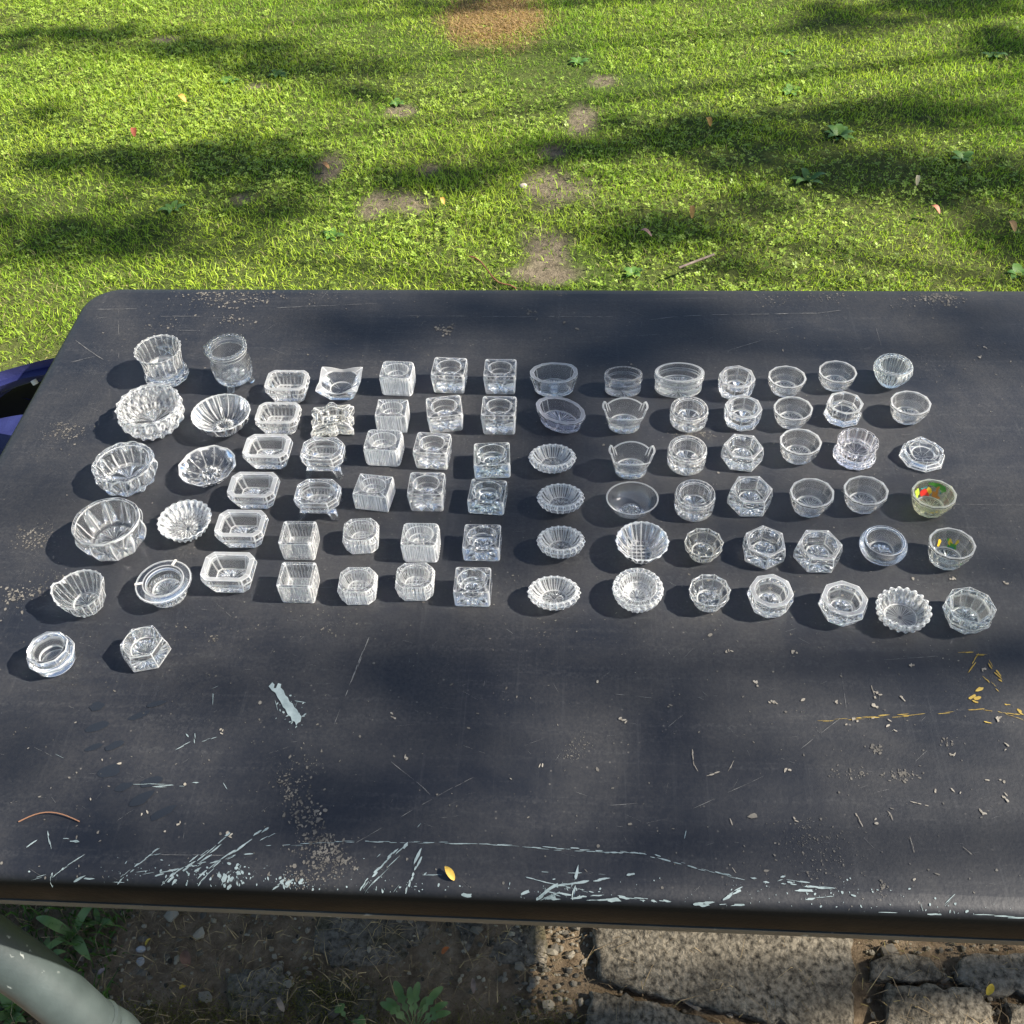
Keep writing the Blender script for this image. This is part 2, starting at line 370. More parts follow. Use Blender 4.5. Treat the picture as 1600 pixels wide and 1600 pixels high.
ty('scallop_dish', rimw=0.4, asp=0.75, out=R0+((22,.06,'cusp'),), inn=R0+((22,.03,'cusp'),), op=[(.38,0),(.50,.04),(.86,.42),(1,.80),(.92,1)], ip=[(.80,1),(.76,.88),(.62,.55),(.46,.36)],
   ri=[(('ribs', 22), .07)], rb=[(('star', 10, .9), .30)])
ty('low_drum', rimw=0.4, asp=0.62, out=R0, inn=R0, op=[(.92,0),(.95,.05),(.95,.62),(1,.70),(.99,.97),(.97,1)], ip=[(.86,1),(.84,.95),(.83,.6),(.80,.34)], rb=[(('ribs', 30), .12)], rw=[(('ribs', 30), .015)])
ty('notched_cup', rimw=0.4, asp=0.74, out=R0, inn=R0, base=R0, bz=.8, op=[(.64,0),(.68,.04),(.72,.28),(.88,.7),(1,1)], ip=[(.92,1),(.88,.92),(.76,.6),(.60,.30)],
   rimz=lambda t: .34*np.clip((np.cos(2*t)-.25)*2.2, 0, 1)-.08-.10*np.cos(2*t), rz0=.50, rb=[(('star', 10, .7), .2)], rw=[(('ribs', 16), .02)])
ty('saucer', rimw=0.4, sm=1, asp=0.88, out=R0, inn=R0, op=[(.36,0),(.44,.05),(.78,.42),(.98,.9),(1,1)], ip=[(.95,1),(.90,.84),(.70,.42),(.36,.24)], rb=[(('star', 10, .33), .3)])
ty('fluted_cone', rimw=0.4, sm=1, out=R0+((28,.02,'cusp'),), inn=R0, op=[(.44,0),(.50,.05),(.76,.5),(1,1)], ip=[(.95,1),(.90,.88),(.68,.46),(.42,.18)],
   rw=[(('ribs', 14), .08)], ri=[(('ribs', 14), .09)], rb=[(('waffle', 9), .12)])
ty('fluted_thick', out=R0+((24,.03,'cusp'),), inn=R0, op=[(.58,0),(.70,.06),(.88,.4),(1,.78),(.92,1)], ip=[(.68,1),(.64,.9),(.52,.5),(.3,.3)],
   rw=[(('diamond', 22, 10), .09)], ri=[(('ribs', 20), .06)], rb=[(('star', 20, .6), .05)])
ty('thick_drum', out=R0, inn=R0, op=[(.90,0),(.96,.06),(1,.3),(1,.88),(.95,1)], ip=[(.76,.985),(.72,.92),(.68,.6),(.56,.34)],
   rw=[(('ribs', 18), .025)], rb=[(('diamond', 6, 1), .2),(('star', 9, .9), .16)])
ty('star_bowl', out=R0+((10,.06,'cusp'),), inn=R0, op=[(.60,0),(.70,.06),(.76,.35),(.98,.7),(.95,1)], ip=[(.88,1),(.83,.9),(.66,.5),(.5,.26)],
   rw=[(('diamond', 10, 9), .09)], ri=[(('diamond', 8, 6), .05)], rb=[(('star', 8, .7), .25)])
ty('octagon_cup', rimw=0.22, out=P(8,.0), inn=R0, op=[(.88,0),(.93,.05),(1,.6),(.98,1)], ip=[(.76,1),(.72,.92),(.67,.6),(.50,.30)], rb=[(('star', 8, 1.), .1)])
ty('hexagon_cup', rimw=0.22, out=P(6,.1), inn=R0, op=[(.86,0),(.98,.10),(1,.5),(.92,1)], ip=[(.72,1),(.66,.9),(.60,.6),(.46,.34)], rb=[(('star', 14, 1.), .16)])
ty('octagon_thick', rimw=0.22, out=P(8,.2), inn=R0, op=[(.66,0),(.80,.08),(1,.55),(.94,1)], ip=[(.70,1),(.66,.9),(.60,.6),(.45,.30)], rb=[(('star', 8, .6), .24)])
ty('facet_bowl', asp=0.93, out=P(11,.1), inn=R0, op=[(.62,0),(.70,.04),(.92,.5),(1,.9),(.98,1)], ip=[(.88,1),(.85,.93),(.78,.5),(.60,.16)], rw=[(('ribs', 22), .012)], rb=[(('star', 16, .6), .03)], rimw=.45)
ty('tiered', rimw=0.4, out=P(8,.3), inn=R0, op=[(.90,0),(1,.10),(.98,.30),(.90,.42),(.96,.75),(.94,1)], ip=[(.78,1),(.75,.93),(.70,.6),(.58,.3)])
ty('column_cup', out=R0+((12,.06,'lobe'),), inn=R0+((12,.05,'cos'),), op=[(.92,0),(1,.08),(.98,.24),(.88,.32),(.92,.7),(.94,1)], ip=[(.80,1),(.77,.92),(.70,.6),(.56,.36)], rimcut=1, rw=[(('ribs', 12), .03)])
ty('rolled', sm=1, out=R0, inn=R0, op=[(.48,0),(.60,.05),(.88,.30),(1,.62),(.94,.88),(.84,1)], ip=[(.76,.99),(.72,.9),(.70,.6),(.50,.30)], rb=[(('star', 12, .45), .12)])
ty('hobnail_ring', asp=.97, out=R0+((20, .13, 'lobe'),), inn=R0, op=[(.56,0),(.70,.1),(.92,.45),(1,.80),(.95,1)], ip=[(.84,1),(.78,.78),(.68,.45),(.56,.2)],
   rw=[(('diamond', 20, 10), .10)], ri=[(('diamond', 20, 8), .05)])
ty('round_flute', sm=1, out=R0, inn=R0, op=[(.46,0),(.56,.05),(.86,.42),(1,.72),(.92,.97),(.88,1)], ip=[(.72,.985),(.68,.92),(.66,.6),(.40,.28)], rw=[(('ribs', 20), .05)])
ty('wavy_octagon', out=P(8,.35), inn=('poly',8,0,8), op=[(.82,0),(1,.16),(.96,.45),(.80,.62),(.84,1)], ip=[(.68,.98),(.62,.85),(.52,.55),(.2,.4)], rimz=lambda t: .12*np.cos(4*t), rz0=.6)
ty('octagon_star', out=P(8,.2), inn=P(8,.2+HP/8), op=[(.62,0),(.72,.05),(1,.65),(.95,1)], ip=[(.82,.98),(.76,.85),(.62,.5),(.5,.28)], rb=[(('star', 10, .6), .22)], rw=[(('diamond', 8, 5), .04)])
# key, shape, photo box (used only to take the size), turn, tint, name, label
ITEMS = [
('A1','star_cup',(209,523,296,609),0,'w','glass_cup','tall round glass cup with scalloped rim and a pressed five-pointed star inside'),
('A2','big_facet',(179,600,289,690),0,'w','glass_bowl','large smoky faceted glass bowl directly in front of the tall star cup'),
('A3','big_leaf',(143,690,247,777),.2,'c','glass_bowl','large glass bowl with leaf-shaped cuts and a scalloped rim, in the leftmost column'),
('A4','big_circle',(112,778,229,878),.1,'w','glass_bowl','largest glass bowl, with round thumbprints and an oval opening, in the leftmost column'),
('A5','basket',(79,890,166,966),.15,'c','glass_bowl','small cut-glass basket bowl with two raised tabs and a latticed wall'),
('A6','chunk',(42,988,118,1059),0,'c','glass_salt_dish','plain chunky glass dish nearest the bottom left corner of the whole array'),
('B1','cauldron',(322,524,395,606),0,'c','glass_cauldron','clear glass cauldron with beaded rim, side handle and three small feet'),
('B2','oval_petal',(298,616,392,684),0,'c','glass_dish','wide shallow glass dish with petal panels, in front of the footed cauldron'),
('B3','oval_star',(279,696,369,763),0,'c','glass_dish','shallow cut-glass dish with an eight-pointed star in its base'),
('B4','hobnail_dish',(245,781,331,849),0,'c','glass_dish','shallow white-sparkling dish with a saw-toothed rim of pointed hobnails'),
('B5','flanged',(211,876,300,951),0,'c','glass_dish','glass dish with a broad flat brim like a hat and tape on the brim'),
('B6','hex_deep',(188,978,268,1051),0.25,'c','hexagonal_salt_dish','chunky hexagonal glass dish at the left, frontmost of the whole array on its own row'),
('C1','tray_facet',(413,579,485,630),0,'c','oblong_salt_dish','oblong cut-corner glass dish with diamond-cut base, rearmost of its column of six'),
('C2','tray_facet',(398,629,472,680),0,'c','oblong_salt_dish','oblong cut-corner glass dish, second from the rear in its column of six'),
('C3','tray',(379,679,458,734),0,'c','oblong_salt_dish','oblong cut-corner glass dish, third from the rear in its column of six'),
('C4','tray',(355,738,438,796),0,'c','oblong_salt_dish','oblong cut-corner glass dish, fourth from the rear in its column of six'),
('C5','tray',(335,797,420,857),0,'c','oblong_salt_dish','oblong cut-corner glass dish, second from the front in its column of six'),
('C6','tray',(313,863,402,927),0,'c','oblong_salt_dish','largest oblong cut-corner glass dish, frontmost of its column of six'),
('D1','flare_square',(493,574,567,626),0,'c','square_salt_dish','square glass dish with flared pointed corners and a dark round well'),
('D2','star_square',(485,629,554,686),.15,'y','square_salt_dish','yellowish star-shaped glass dish with wavy lumpy corners'),
('D3','footed',(469,684,540,737),0,'c','footed_salt_dish','cut-corner glass dish on little feet, the rear one of the two'),
('D4','footed',(459,749,534,803),0,'c','footed_salt_dish','cut-corner glass dish on little feet, the front one of the two'),
('D5','waffle_box',(435,815,500,876),0,'c','box_salt_dish','deep oblong glass box with waffle base, rear one of the pair'),
('D6','waffle_box',(432,879,500,943),0,'c','box_salt_dish','deep oblong glass box with waffle base, front one of the pair'),
('E1','ribbed_block',(593,565,650,620),-.05,'w','square_salt_dish','ribbed glass block with rounded corners, rearmost of its column'),
('E2','ribbed_square',(586,625,641,677),0,'c','square_salt_dish','small sharp-cornered ribbed glass block, second from the rear of its column'),
('E3','ribbed_block',(568,672,632,730),-.05,'w','square_salt_dish','ribbed glass block with rounded corners, third from the rear, touching the one behind'),
('E4','ribbed_square',(551,741,618,801),-.12,'c','square_salt_dish','ribbed glass block turned clockwise, bright ribbed right side, fourth from the rear'),
('E5','chamfer_waffle',(535,810,593,867),.1,'c','square_salt_dish','chamfered square dish with waffle base beside the rear waffle box'),
('E6','chamfer_waffle',(527,887,591,946),.03,'c','square_salt_dish','chamfered square dish with waffle base beside the front waffle box'),
('F1','cube',(673,559,731,616),-.05,'w','square_salt_dish','clear glass cube with round well, rearmost of the column of four cubes'),
('F2','cube',(665,618,724,678),.17,'w','square_salt_dish','clear glass cube turned askew, second from the rear of the column of four cubes'),
('F3','cube',(645,676,706,735),-.07,'w','square_salt_dish','clear glass cube, third from the rear of the column of four cubes'),
('F4','cube',(636,739,697,800),0,'w','square_salt_dish','clear glass cube, frontmost of the column of four cubes'),
('F5','ribbed_block',(626,818,689,880),0,'c','square_salt_dish','frosty ribbed square dish with waffle well and bowed sides, behind a chamfered one'),
('F6','chamfer_waffle',(617,880,680,940),0.05,'c','square_salt_dish','chamfered waffle dish touching the frosty ribbed dish behind it'),
('G1','cube',(755,562,808,617),0,'w','square_salt_dish','clear glass cube with round well, rearmost of the column left of the gap'),
('G2','cube',(751,620,808,680),0,'w','square_salt_dish','clear glass cube, second from the rear of the column left of the gap'),
('G3','star_block',(740,692,798,749),.07,'g','square_salt_dish','greenish glass block with star base, turned slightly askew, rearmost of the four star blocks'),
('G4','star_block',(730,749,793,806),-.07,'g','square_salt_dish','greenish glass block with star base, second from the rear of the four star blocks'),
('G5','star_block',(722,820,784,878),0,'c','square_salt_dish','clear glass block with star base, second from the front of the four star blocks'),
('G6','star_block',(708,887,769,949),0,'c','square_salt_dish','clear glass block with star base, frontmost of the four star blocks'),
('H1','lipped_round',(828,567,903,622),0,'c','round_salt_dish','clear panelled round dish with a pointed lip at right, rearmost right of the gap'),
('H2','lipped_round',(837,620,915,678),2.6,'v','round_salt_dish','faintly violet panelled round dish with a pointed lip at left'),
('H3','scallop_dish',(825,694,901,741),0,'c','scalloped_salt_dish','shallow scalloped star dish, rearmost of the column of four'),
('H4','scallop_dish',(838,756,914,804),0,'c','scalloped_salt_dish','shallow scalloped star dish, second from the rear of the column of four'),
('H5','scallop_dish',(838,822,915,874),0,'c','scalloped_salt_dish','shallow scalloped star dish, second from the front of the column of four'),
('H6','scallop_dish',(823,900,908,955),0,'c','scalloped_salt_dish','shallow scalloped star dish, frontmost and largest of the column of four'),
('I1','low_drum',(944,573,1004,622),0,'d','round_salt_dish','small dull glass drum standing in the shade, left of the widest drum'),
('I2','notched_cup',(941,622,1013,679),0,'c','notched_salt_cup','glass cup with two raised rim tabs, the rear one of the pair'),
('I3','notched_cup',(951,690,1024,750),0,'c','notched_salt_cup','glass cup with two raised rim tabs, the front one of the pair'),
('I4','saucer',(947,753,1029,812),0,'c','glass_saucer','thin plain-rimmed glass saucer in front of the tabbed cups'),
('I5','fluted_cone',(961,815,1046,883),0,'c','fluted_salt_dish','wide conical fluted glass dish with a square grid in its base'),
('I6','fluted_thick',(956,888,1037,959),0,'c','fluted_salt_dish','thick-rimmed glass dish with fan of fine flutes, in front of the conical fluted one'),
('J1','low_drum',(1022,567,1101,623),0,'c','round_salt_dish','widest low glass drum, in the rear row'),
('J2','thick_drum',(1046,620,1107,677),0,'w','round_salt_dish','thick-walled round glass drum, rearmost of three alike, behind a yellow-stained patch'),
('J3','thick_drum',(1042,681,1105,744),0,'w','round_salt_dish','thick-walled round glass drum, middle one of three alike'),
('J4','thick_drum',(1053,750,1118,816),0,'w','round_salt_dish','thick-walled round glass drum, frontmost of three alike'),
('J5','star_bowl',(1069,826,1131,881),0,'y','round_salt_dish','small diamond-cut glass bowl with yellowish cast, behind its larger twin'),
('J6','star_bowl',(1076,898,1142,958),0,'c','round_salt_dish','small diamond-cut clear glass bowl in the front row'),
('K1','octagon_cup',(1122,572,1180,628),0.2,'w','octagonal_salt_dish','eight-sided glass cup in the rear row, partly hiding the one before it'),
('K2','octagon_cup',(1131,618,1191,675),.2,'c','octagonal_salt_dish','eight-sided glass cup with pale blue base, in front of the rear row cup'),
('K3','hexagon_cup',(1126,679,1193,738),.3,'c','hexagonal_salt_dish','six-sided glass dish, rearmost of the right-hand hexagons'),
('K4','hexagon_cup',(1136,745,1207,808),0.46,'c','hexagonal_salt_dish','six-sided glass dish with a flat back edge, middle of its column of hexagons'),
('K5','hexagon_cup',(1160,822,1227,891),-.08,'c','hexagonal_salt_dish','six-sided glass dish with a corner pointing at the viewer, frontmost in its column'),
('K6','octagon_thick',(1167,898,1240,967),0,'c','octagonal_salt_dish','thick eight-sided glass dish with deep well, beside the diamond-cut front bowl'),
('L1','facet_bowl',(1200,572,1260,622),0,'c','faceted_salt_bowl','small faceted glass bowl, rearmost in a column of four alike'),
('L2','facet_bowl',(1208,620,1270,672),.2,'c','faceted_salt_bowl','small faceted glass bowl, second from the rear in a column of four alike'),
('L3','facet_bowl',(1218,670,1284,727),.1,'c','faceted_salt_bowl','small faceted glass bowl, left of the ribbed column-like cup'),
('L4','facet_bowl',(1233,748,1303,810),.3,'c','faceted_salt_bowl','small faceted glass bowl, frontmost in a column of four alike'),
('L5','hexagon_cup',(1239,829,1316,896),.42,'c','hexagonal_salt_dish','six-sided glass dish skewed clockwise, the rightmost hexagon'),
('L6','octagon_thick',(1278,908,1356,980),.15,'c','octagonal_salt_dish','thick eight-sided glass dish with deep well, left of the hobnail ring dish'),
('M1','facet_bowl',(1279,564,1339,613),0,'c','faceted_salt_bowl','faceted glass bowl in the rear row, touching an octagonal two-tier cup'),
('M2','tiered',(1286,612,1349,669),0,'c','octagonal_salt_dish','two-tier octagonal glass cup with a wider blue-white foot'),
('M3','column_cup',(1301,669,1373,736),.1,'v','column_salt_cup','tall violet-tinged glass cup ribbed like a column'),
('M4','facet_bowl',(1317,744,1388,804),.15,'c','faceted_salt_bowl','faceted glass bowl directly left of the bird-painted one'),
('M5','rolled',(1342,822,1418,885),0,'c','round_salt_dish','smooth round glass dish with rolled-in rim and concentric rings in its base'),
('M6','hobnail_ring',(1369,915,1455,993),0,'c','hobnail_salt_dish','round glass dish with a flower-like ring of hobnails, frontmost on the right'),
('N1','round_flute',(1364,553,1427,608),0,'g','round_salt_dish','rounded thick greenish glass bowl in the right rear corner'),
('N2','facet_bowl',(1390,611,1455,665),0.1,'c','faceted_salt_bowl','faceted glass bowl in front of the rounded greenish one'),
('N3','wavy_octagon',(1404,683,1476,739),0,'c','octagonal_salt_dish','low wavy-rimmed octagonal glass dish behind the bird-painted bowl'),
('N4','facet_bowl',(1423,749,1495,810),0.1,'p','painted_salt_bowl','faceted glass bowl painted with a red and yellow bird under a green tree'),
('N5','facet_bowl',(1449,825,1525,892),0,'e','painted_salt_bowl','faceted glass bowl painted with a few small yellow and green sprigs'),
('N6','octagon_star',(1472,918,1557,992),0,'e','octagonal_salt_dish','wide octagonal glass dish with a star base, at the right front corner'),
]
FIT = {'A1': (-0.4606, 0.8683, 0.0263, 0.038), 'A2': (-0.4496, 0.787, 0.0365, 0.0292), 'A3': (-0.4515, 0.704, 0.0328, 0.0261), 'A4': (-0.4387, 0.6195, 0.034, 0.0328), 'A5': (-0.4411, 0.5447, 0.0233, 0.0244), 'A6': (-0.4478, 0.4823, 0.0204, 0.0236), 'B1': (-0.3784, 0.8571, 0.0223, 0.0498), 'B2': (-0.3722, 0.7824, 0.0311, 0.0232), 'B3': (-0.3702, 0.7117, 0.0296, 0.0154), 'B4': (-0.3725, 0.6369, 0.0267, 0.0174), 'B5': (-0.3704, 0.5601, 0.0254, 0.0208), 'B6': (-0.37, 0.4932, 0.0208, 0.0197), 'C1': (-0.3138, 0.8371, 0.0235, 0.0212), 'C2': (-0.3132, 0.7864, 0.0234, 0.0196), 'C3': (-0.3131, 0.7349, 0.0238, 0.0212), 'C4': (-0.315, 0.6799, 0.024, 0.0216), 'C5': (-0.3152, 0.6293, 0.0236, 0.0217), 'C6': (-0.3141, 0.5755, 0.0237, 0.0228), 'D1': (-0.2573, 0.8422, 0.0227, 0.0169), 'D2': (-0.2573, 0.7884, 0.0213, 0.0159), 'D3': (-0.2536, 0.7251, 0.0214, 0.0277), 'D4': (-0.2488, 0.6686, 0.0218, 0.0252), 'D5': (-0.2579, 0.6171, 0.0162, 0.0229), 'D6': (-0.2489, 0.567, 0.0163, 0.0231), 'E1': (-0.1953, 0.8511, 0.0178, 0.025), 'E2': (-0.1932, 0.7919, 0.0161, 0.0227), 'E3': (-0.1955, 0.7436, 0.0187, 0.0226), 'E4': (-0.1968, 0.6815, 0.0171, 0.0209), 'E5': (-0.2009, 0.6254, 0.0171, 0.0197), 'E6': (-0.1946, 0.5659, 0.0176, 0.0194), 'F1': (-0.1389, 0.8566, 0.0185, 0.0252), 'F2': (-0.1385, 0.7951, 0.0188, 0.023), 'F3': (-0.145, 0.7394, 0.0178, 0.0234), 'F4': (-0.1443, 0.6814, 0.0176, 0.025), 'F5': (-0.1432, 0.6167, 0.0174, 0.0241), 'F6': (-0.1433, 0.5719, 0.0178, 0.0197), 'G1': (-0.0836, 0.8549, 0.0176, 0.0255), 'G2': (-0.0809, 0.7917, 0.0182, 0.0271), 'G3': (-0.0844, 0.7294, 0.0183, 0.0187), 'G4': (-0.0856, 0.6801, 0.0178, 0.0166), 'G5': (-0.0865, 0.621, 0.0174, 0.0173), 'G6': (-0.0908, 0.5671, 0.0163, 0.0208), 'H1': (-0.0258, 0.8496, 0.0264, 0.0237), 'H2': (-0.0175, 0.797, 0.0287, 0.0177), 'H3': (-0.0242, 0.7296, 0.0242, 0.0179), 'H4': (-0.0148, 0.6749, 0.0233, 0.018), 'H5': (-0.0133, 0.6183, 0.0227, 0.0204), 'H6': (-0.0182, 0.5604, 0.0241, 0.0171), 'I1': (0.0484, 0.8493, 0.0204, 0.0235), 'I2': (0.0487, 0.7917, 0.0236, 0.0245), 'I3': (0.0538, 0.7256, 0.0228, 0.0257), 'I4': (0.0533, 0.6715, 0.0248, 0.0193), 'I5': (0.0609, 0.6171, 0.0241, 0.0202), 'I6': (0.0557, 0.5653, 0.0239, 0.018), 'J1': (0.1078, 0.8526, 0.0266, 0.0235), 'J2': (0.1154, 0.8013, 0.0197, 0.0179), 'J3': (0.1094, 0.7387, 0.0194, 0.021), 'J4': (0.1129, 0.677, 0.0192, 0.0213), 'J5': (0.1173, 0.6199, 0.019, 0.0164), 'J6': (0.1182, 0.5639, 0.0194, 0.0174), 'K1': (0.1684, 0.8496, 0.0194, 0.0201), 'K2': (0.1706, 0.8029, 0.0194, 0.0191), 'K3': (0.1649, 0.7448, 0.021, 0.0186), 'K4': (0.1662, 0.684, 0.0215, 0.0205), 'K5': (0.1726, 0.6208, 0.0207, 0.0185), 'K6': (0.1708, 0.5616, 0.0201, 0.021), 'L1': (0.2211, 0.8519, 0.0204, 0.0187), 'L2': (0.221, 0.8024, 0.0205, 0.0185), 'L3': (0.2213, 0.751, 0.0211, 0.0203), 'L4': (0.2223, 0.6801, 0.0214, 0.0212), 'L5': (0.2205, 0.6168, 0.0217, 0.0195), 'L6': (0.2323, 0.5555, 0.021, 0.02), 'M1': (0.2754, 0.8619, 0.0204, 0.0181), 'M2': (0.2748, 0.8109, 0.0193, 0.0191), 'M3': (0.2771, 0.7514, 0.0217, 0.0209), 'M4': (0.2735, 0.6859, 0.0214, 0.0195), 'M5': (0.2791, 0.623, 0.0211, 0.0199), 'M6': (0.2821, 0.5499, 0.0244, 0.017), 'N1': (0.3337, 0.8663, 0.0205, 0.025), 'N2': (0.3404, 0.8109, 0.0208, 0.0199), 'N3': (0.3431, 0.7507, 0.0225, 0.0101), 'N4': (0.3354, 0.6819, 0.021, 0.0207), 'N5': (0.3364, 0.6179, 0.0208, 0.0233), 'N6': (0.3363, 0.549, 0.0219, 0.0219)}
# ================================================================ ground
GX0, GX1 = -2.9, 2.3
def inside(x, y, cx, cy, rx, ry, wob=.35):
    a = np.arctan2((y-cy)/ry, (x-cx)/rx); d = np.hypot((x-cx)/rx, (y-cy)/ry)
    return d < 1+wob*np.sin(3*a+cx*7)*.6+wob*np.sin(7*a+cy*9)*.4
def wpatch(px, py, rx, ry): 
    c = at(px, py, 0.); s = abs(at(px+rx, py, 0.)[0]-c[0]); t = abs(at(px, py-ry, 0.)[1]-at(px, py+ry, 0.)[1])/2
    return (c[0], c[1], s, t)
BARE = [wpatch(*q) for q in [(875,300,62,32),(850,395,48,36),(515,268,28,22),(905,190,28,24),(945,130,25,12),(640,320,40,18),(585,325,22,20),(630,178,26,8),(670,268,18,10),(840,430,60,14),(380,315,18,9),(400,140,18,6),(865,240,20,10),(260,65,20,6)]]
DEAD = wpatch(775, 34, 76, 44)
m = mat('lawn soil', rough=.95, spec=.1); n = N(m)
big = n.noise(1.6, 5); f = n.noise(30, 8)
a = n.ramp(f, [(.3, (.028, .045, .010)), (.7, (.07, .10, .025))]); b = n.ramp(f, [(.3, (.055, .04, .026)), (.7, (.17, .14, .10))])
n.l(n.mix(n.ramp(big, [(.60, (0,)), (.72, (1,))]), a, b), n.b.inputs['Base Color']); n.bump(n.noise(90, 8), .8, .01)
M_LAWN = m
V = [(-60, -60, 0), (60, -60, 0), (60, 60, 0), (-60, 60, 0)]
tag(link('ground', mesh('ground', V, [(0, 1, 2, 3)], M_LAWN, False)), kind='structure')
def fbm(x, y, s, seed):
    r = np.random.default_rng(seed); v = 0; a = 1
    for o in range(4):
        for _ in range(3):
            k = r.normal(size=2)*s*(1.8**o); v = v+a*np.sin(k[0]*x+k[1]*y+r.uniform(0, 7))
        a *= .65
    return v/4.2
nx, ny = 260, 170; xs = np.linspace(-2.9, 2.3, nx); ys = np.linspace(.9, 4.5, ny); X, Y = np.meshgrid(xs, ys); x, y = X.ravel(), Y.ravel()
soil = np.zeros(len(x))
for (cx, cy_, rx, ry) in BARE:
    d = np.hypot((x-cx)/rx, (y-cy_)/ry)+.42*fbm(x, y, 18, 77); soil = np.maximum(soil, np.clip((1.25-d)/.7, 0, 1))
d = np.hypot((x-DEAD[0])/DEAD[2], (y-DEAD[1])/DEAD[3])+.42*fbm(x, y, 18, 77); dead_ = np.clip((1.3-d)/.7, 0, 1)
g = np.clip(.5+.4*fbm(x, y, 3, 12), 0, 1)[:, None]
tint = (np.array([.055, .085, .018])*(1-g)+np.array([.10, .11, .035])*g)*(1-soil[:, None])+np.array([.17, .14, .097])*soil[:, None]
tint = tint*(1-dead_[:, None])+np.array([.20, .13, .06])*dead_[:, None]
M_DIRT = mat('lawn ground', rough=.95, spec=.1); n = N(M_DIRT); ta = n.new('ShaderNodeAttribute', attribute_name='tint')
n.l(n.mix(1., ta.outputs[0], n.ramp(n.noise(55, 9, rough=.75), [(.3, (.35,)), (.5, (.9,)), (.72, (1.5,))]), 'MULTIPLY'), n.b.inputs['Base Color']); n.bump(n.noise(70, 9, rough=.7), 1., .015)
zz = .004+.004*np.clip(fbm(x, y, 20, 13), -1, 1)-.002*soil
i, j = np.meshgrid(np.arange(nx-1), np.arange(ny-1)); a = (j*nx+i).ravel()
tag(link('lawn', mesh('lawn', np.stack([x, y, zz+.004], 1), [np.stack([a, a+1, a+nx+1, a+nx], 1)], M_DIRT, cols=tint)), kind='structure')
# ---------------------------------------------------------------- grass, clover
def leafmat(name, rough=.55):
    m = mat(name, rough=rough, spec=.35); n = N(m)
    at_ = n.new('ShaderNodeAttribute', attribute_name='tint'); n.l(at_.outputs[0], n.b.inputs['Base Color'])
    tr = n.new('ShaderNodeBsdfTranslucent'); n.l(n.mix(1., at_.outputs[0], (1.25, 1.35, .7), 'MULTIPLY'), tr.inputs[0])
    mx = n.new('ShaderNodeMixShader'); mx.inputs[0].default_value = .42
    n.l(n.b.outputs[0], mx.inputs[1]); n.l(tr.outputs[0], mx.inputs[2]); n.l(mx.outputs[0], m.node_tree.nodes['Material Output'].inputs[0])
    return m
M_BLADE = leafmat('grass blade'); M_CLOVER = leafmat('clover leaf', .45); M_STRAW = leafmat('dry stalk', .7)
def blades(x, y, h, wd, lean, col, z0=0., bend=.5):
    n_ = len(x); ang = rng.uniform(0, 2*np.pi, n_); la = rng.uniform(0, 2*np.pi, n_)
    s = np.stack([np.cos(ang), np.sin(ang), 0*ang], 1); L = np.stack([np.cos(la), np.sin(la), 0*la], 1)
    b = np.stack([x, y, np.full(n_, z0)], 1); up = np.array([0, 0, 1.])
    H = h[:, None]; W = wd[:, None]/2; ln = lean[:, None]
    p1 = b+H*.5*up*np.sqrt(1-(ln*.5)**2)+L*H*ln*.25; p2 = b+H*up*np.sqrt(np.clip(1-ln**2, .08, 1))*.95+L*H*ln
    V = np.stack([b-s*W, b+s*W, p1+s*W*.85, p1-s*W*.85, p2], 1).reshape(-1, 3)
    i = np.arange(n_)[:, None]*5
    F4 = i+np.array([[0, 1, 2, 3]]); F3 = i+np.array([[3, 2, 4]])
    return V, [F4, F3], np.repeat(col, 5, 0)
def lawn_pts(N_, x0=GX0, x1=GX1, y0=.95, y1=4.45):
    x = rng.uniform(x0, x1, N_); y = rng.uniform(y0, y1, N_); return x, y
def keep_lawn(x, y, prob_bare=.22, dead=True):
    k = np.ones(len(x), bool)
    for (cx, cy_, rx, ry) in BARE+([DEAD] if dead else []):
        d = np.hypot((x-cx)/rx, (y-cy_)/ry)+.42*fbm(x, y, 18, 77)
        k &= ~(rng.random(len(x)) > np.clip((d-.62)/.75, prob_bare*.8, 1))
    return k
x, y = lawn_pts(430000)
far_under = (x > -.65) & (x < .85) & (y < 1.35) & (rng.random(len(x)) > .25)
k = keep_lawn(x, y) & ~far_under; x, y = x[k], y[k]
pn = fbm(x, y, 1.6, 3); pf = fbm(x, y, 9, 5)
thin = (pn < -.55) & (rng.random(len(x)) < .5); x, y, pn, pf = x[~thin], y[~thin], pn[~thin], pf[~thin]
base = np.array([.195, .345, .030]); yel = np.array([.46, .58, .062]); dk = np.array([.10, .17, .02]); straw = np.array([.40, .34, .16])
t = np.clip(.45+.55*pn+.35*pf+rng.normal(0, .22, len(x)), 0, 1)[:, None]
col = base*(1-t)+yel*t; r = rng.random(len(x)); col[r < .22] = dk; col[r > .93] = straw*rng.uniform(.6, 1.1, ((r > .93).sum(), 1))
tuft = np.clip(fbm(x, y, 5, 9), -1, 1)
h = (.022+.010*tuft+rng.uniform(-.006, .012, len(x))).clip(.009)
V, F, C_ = blades(x, y, h, rng.uniform(.0013, .0030, len(x)), rng.uniform(.35, .97, len(x)), col)
tag(link('lawn_grass', mesh('lawn_grass', V, F, M_BLADE, False, cols=C_)), 'short sunlit lawn grass growing behind the black table', 'grass', kind='stuff')
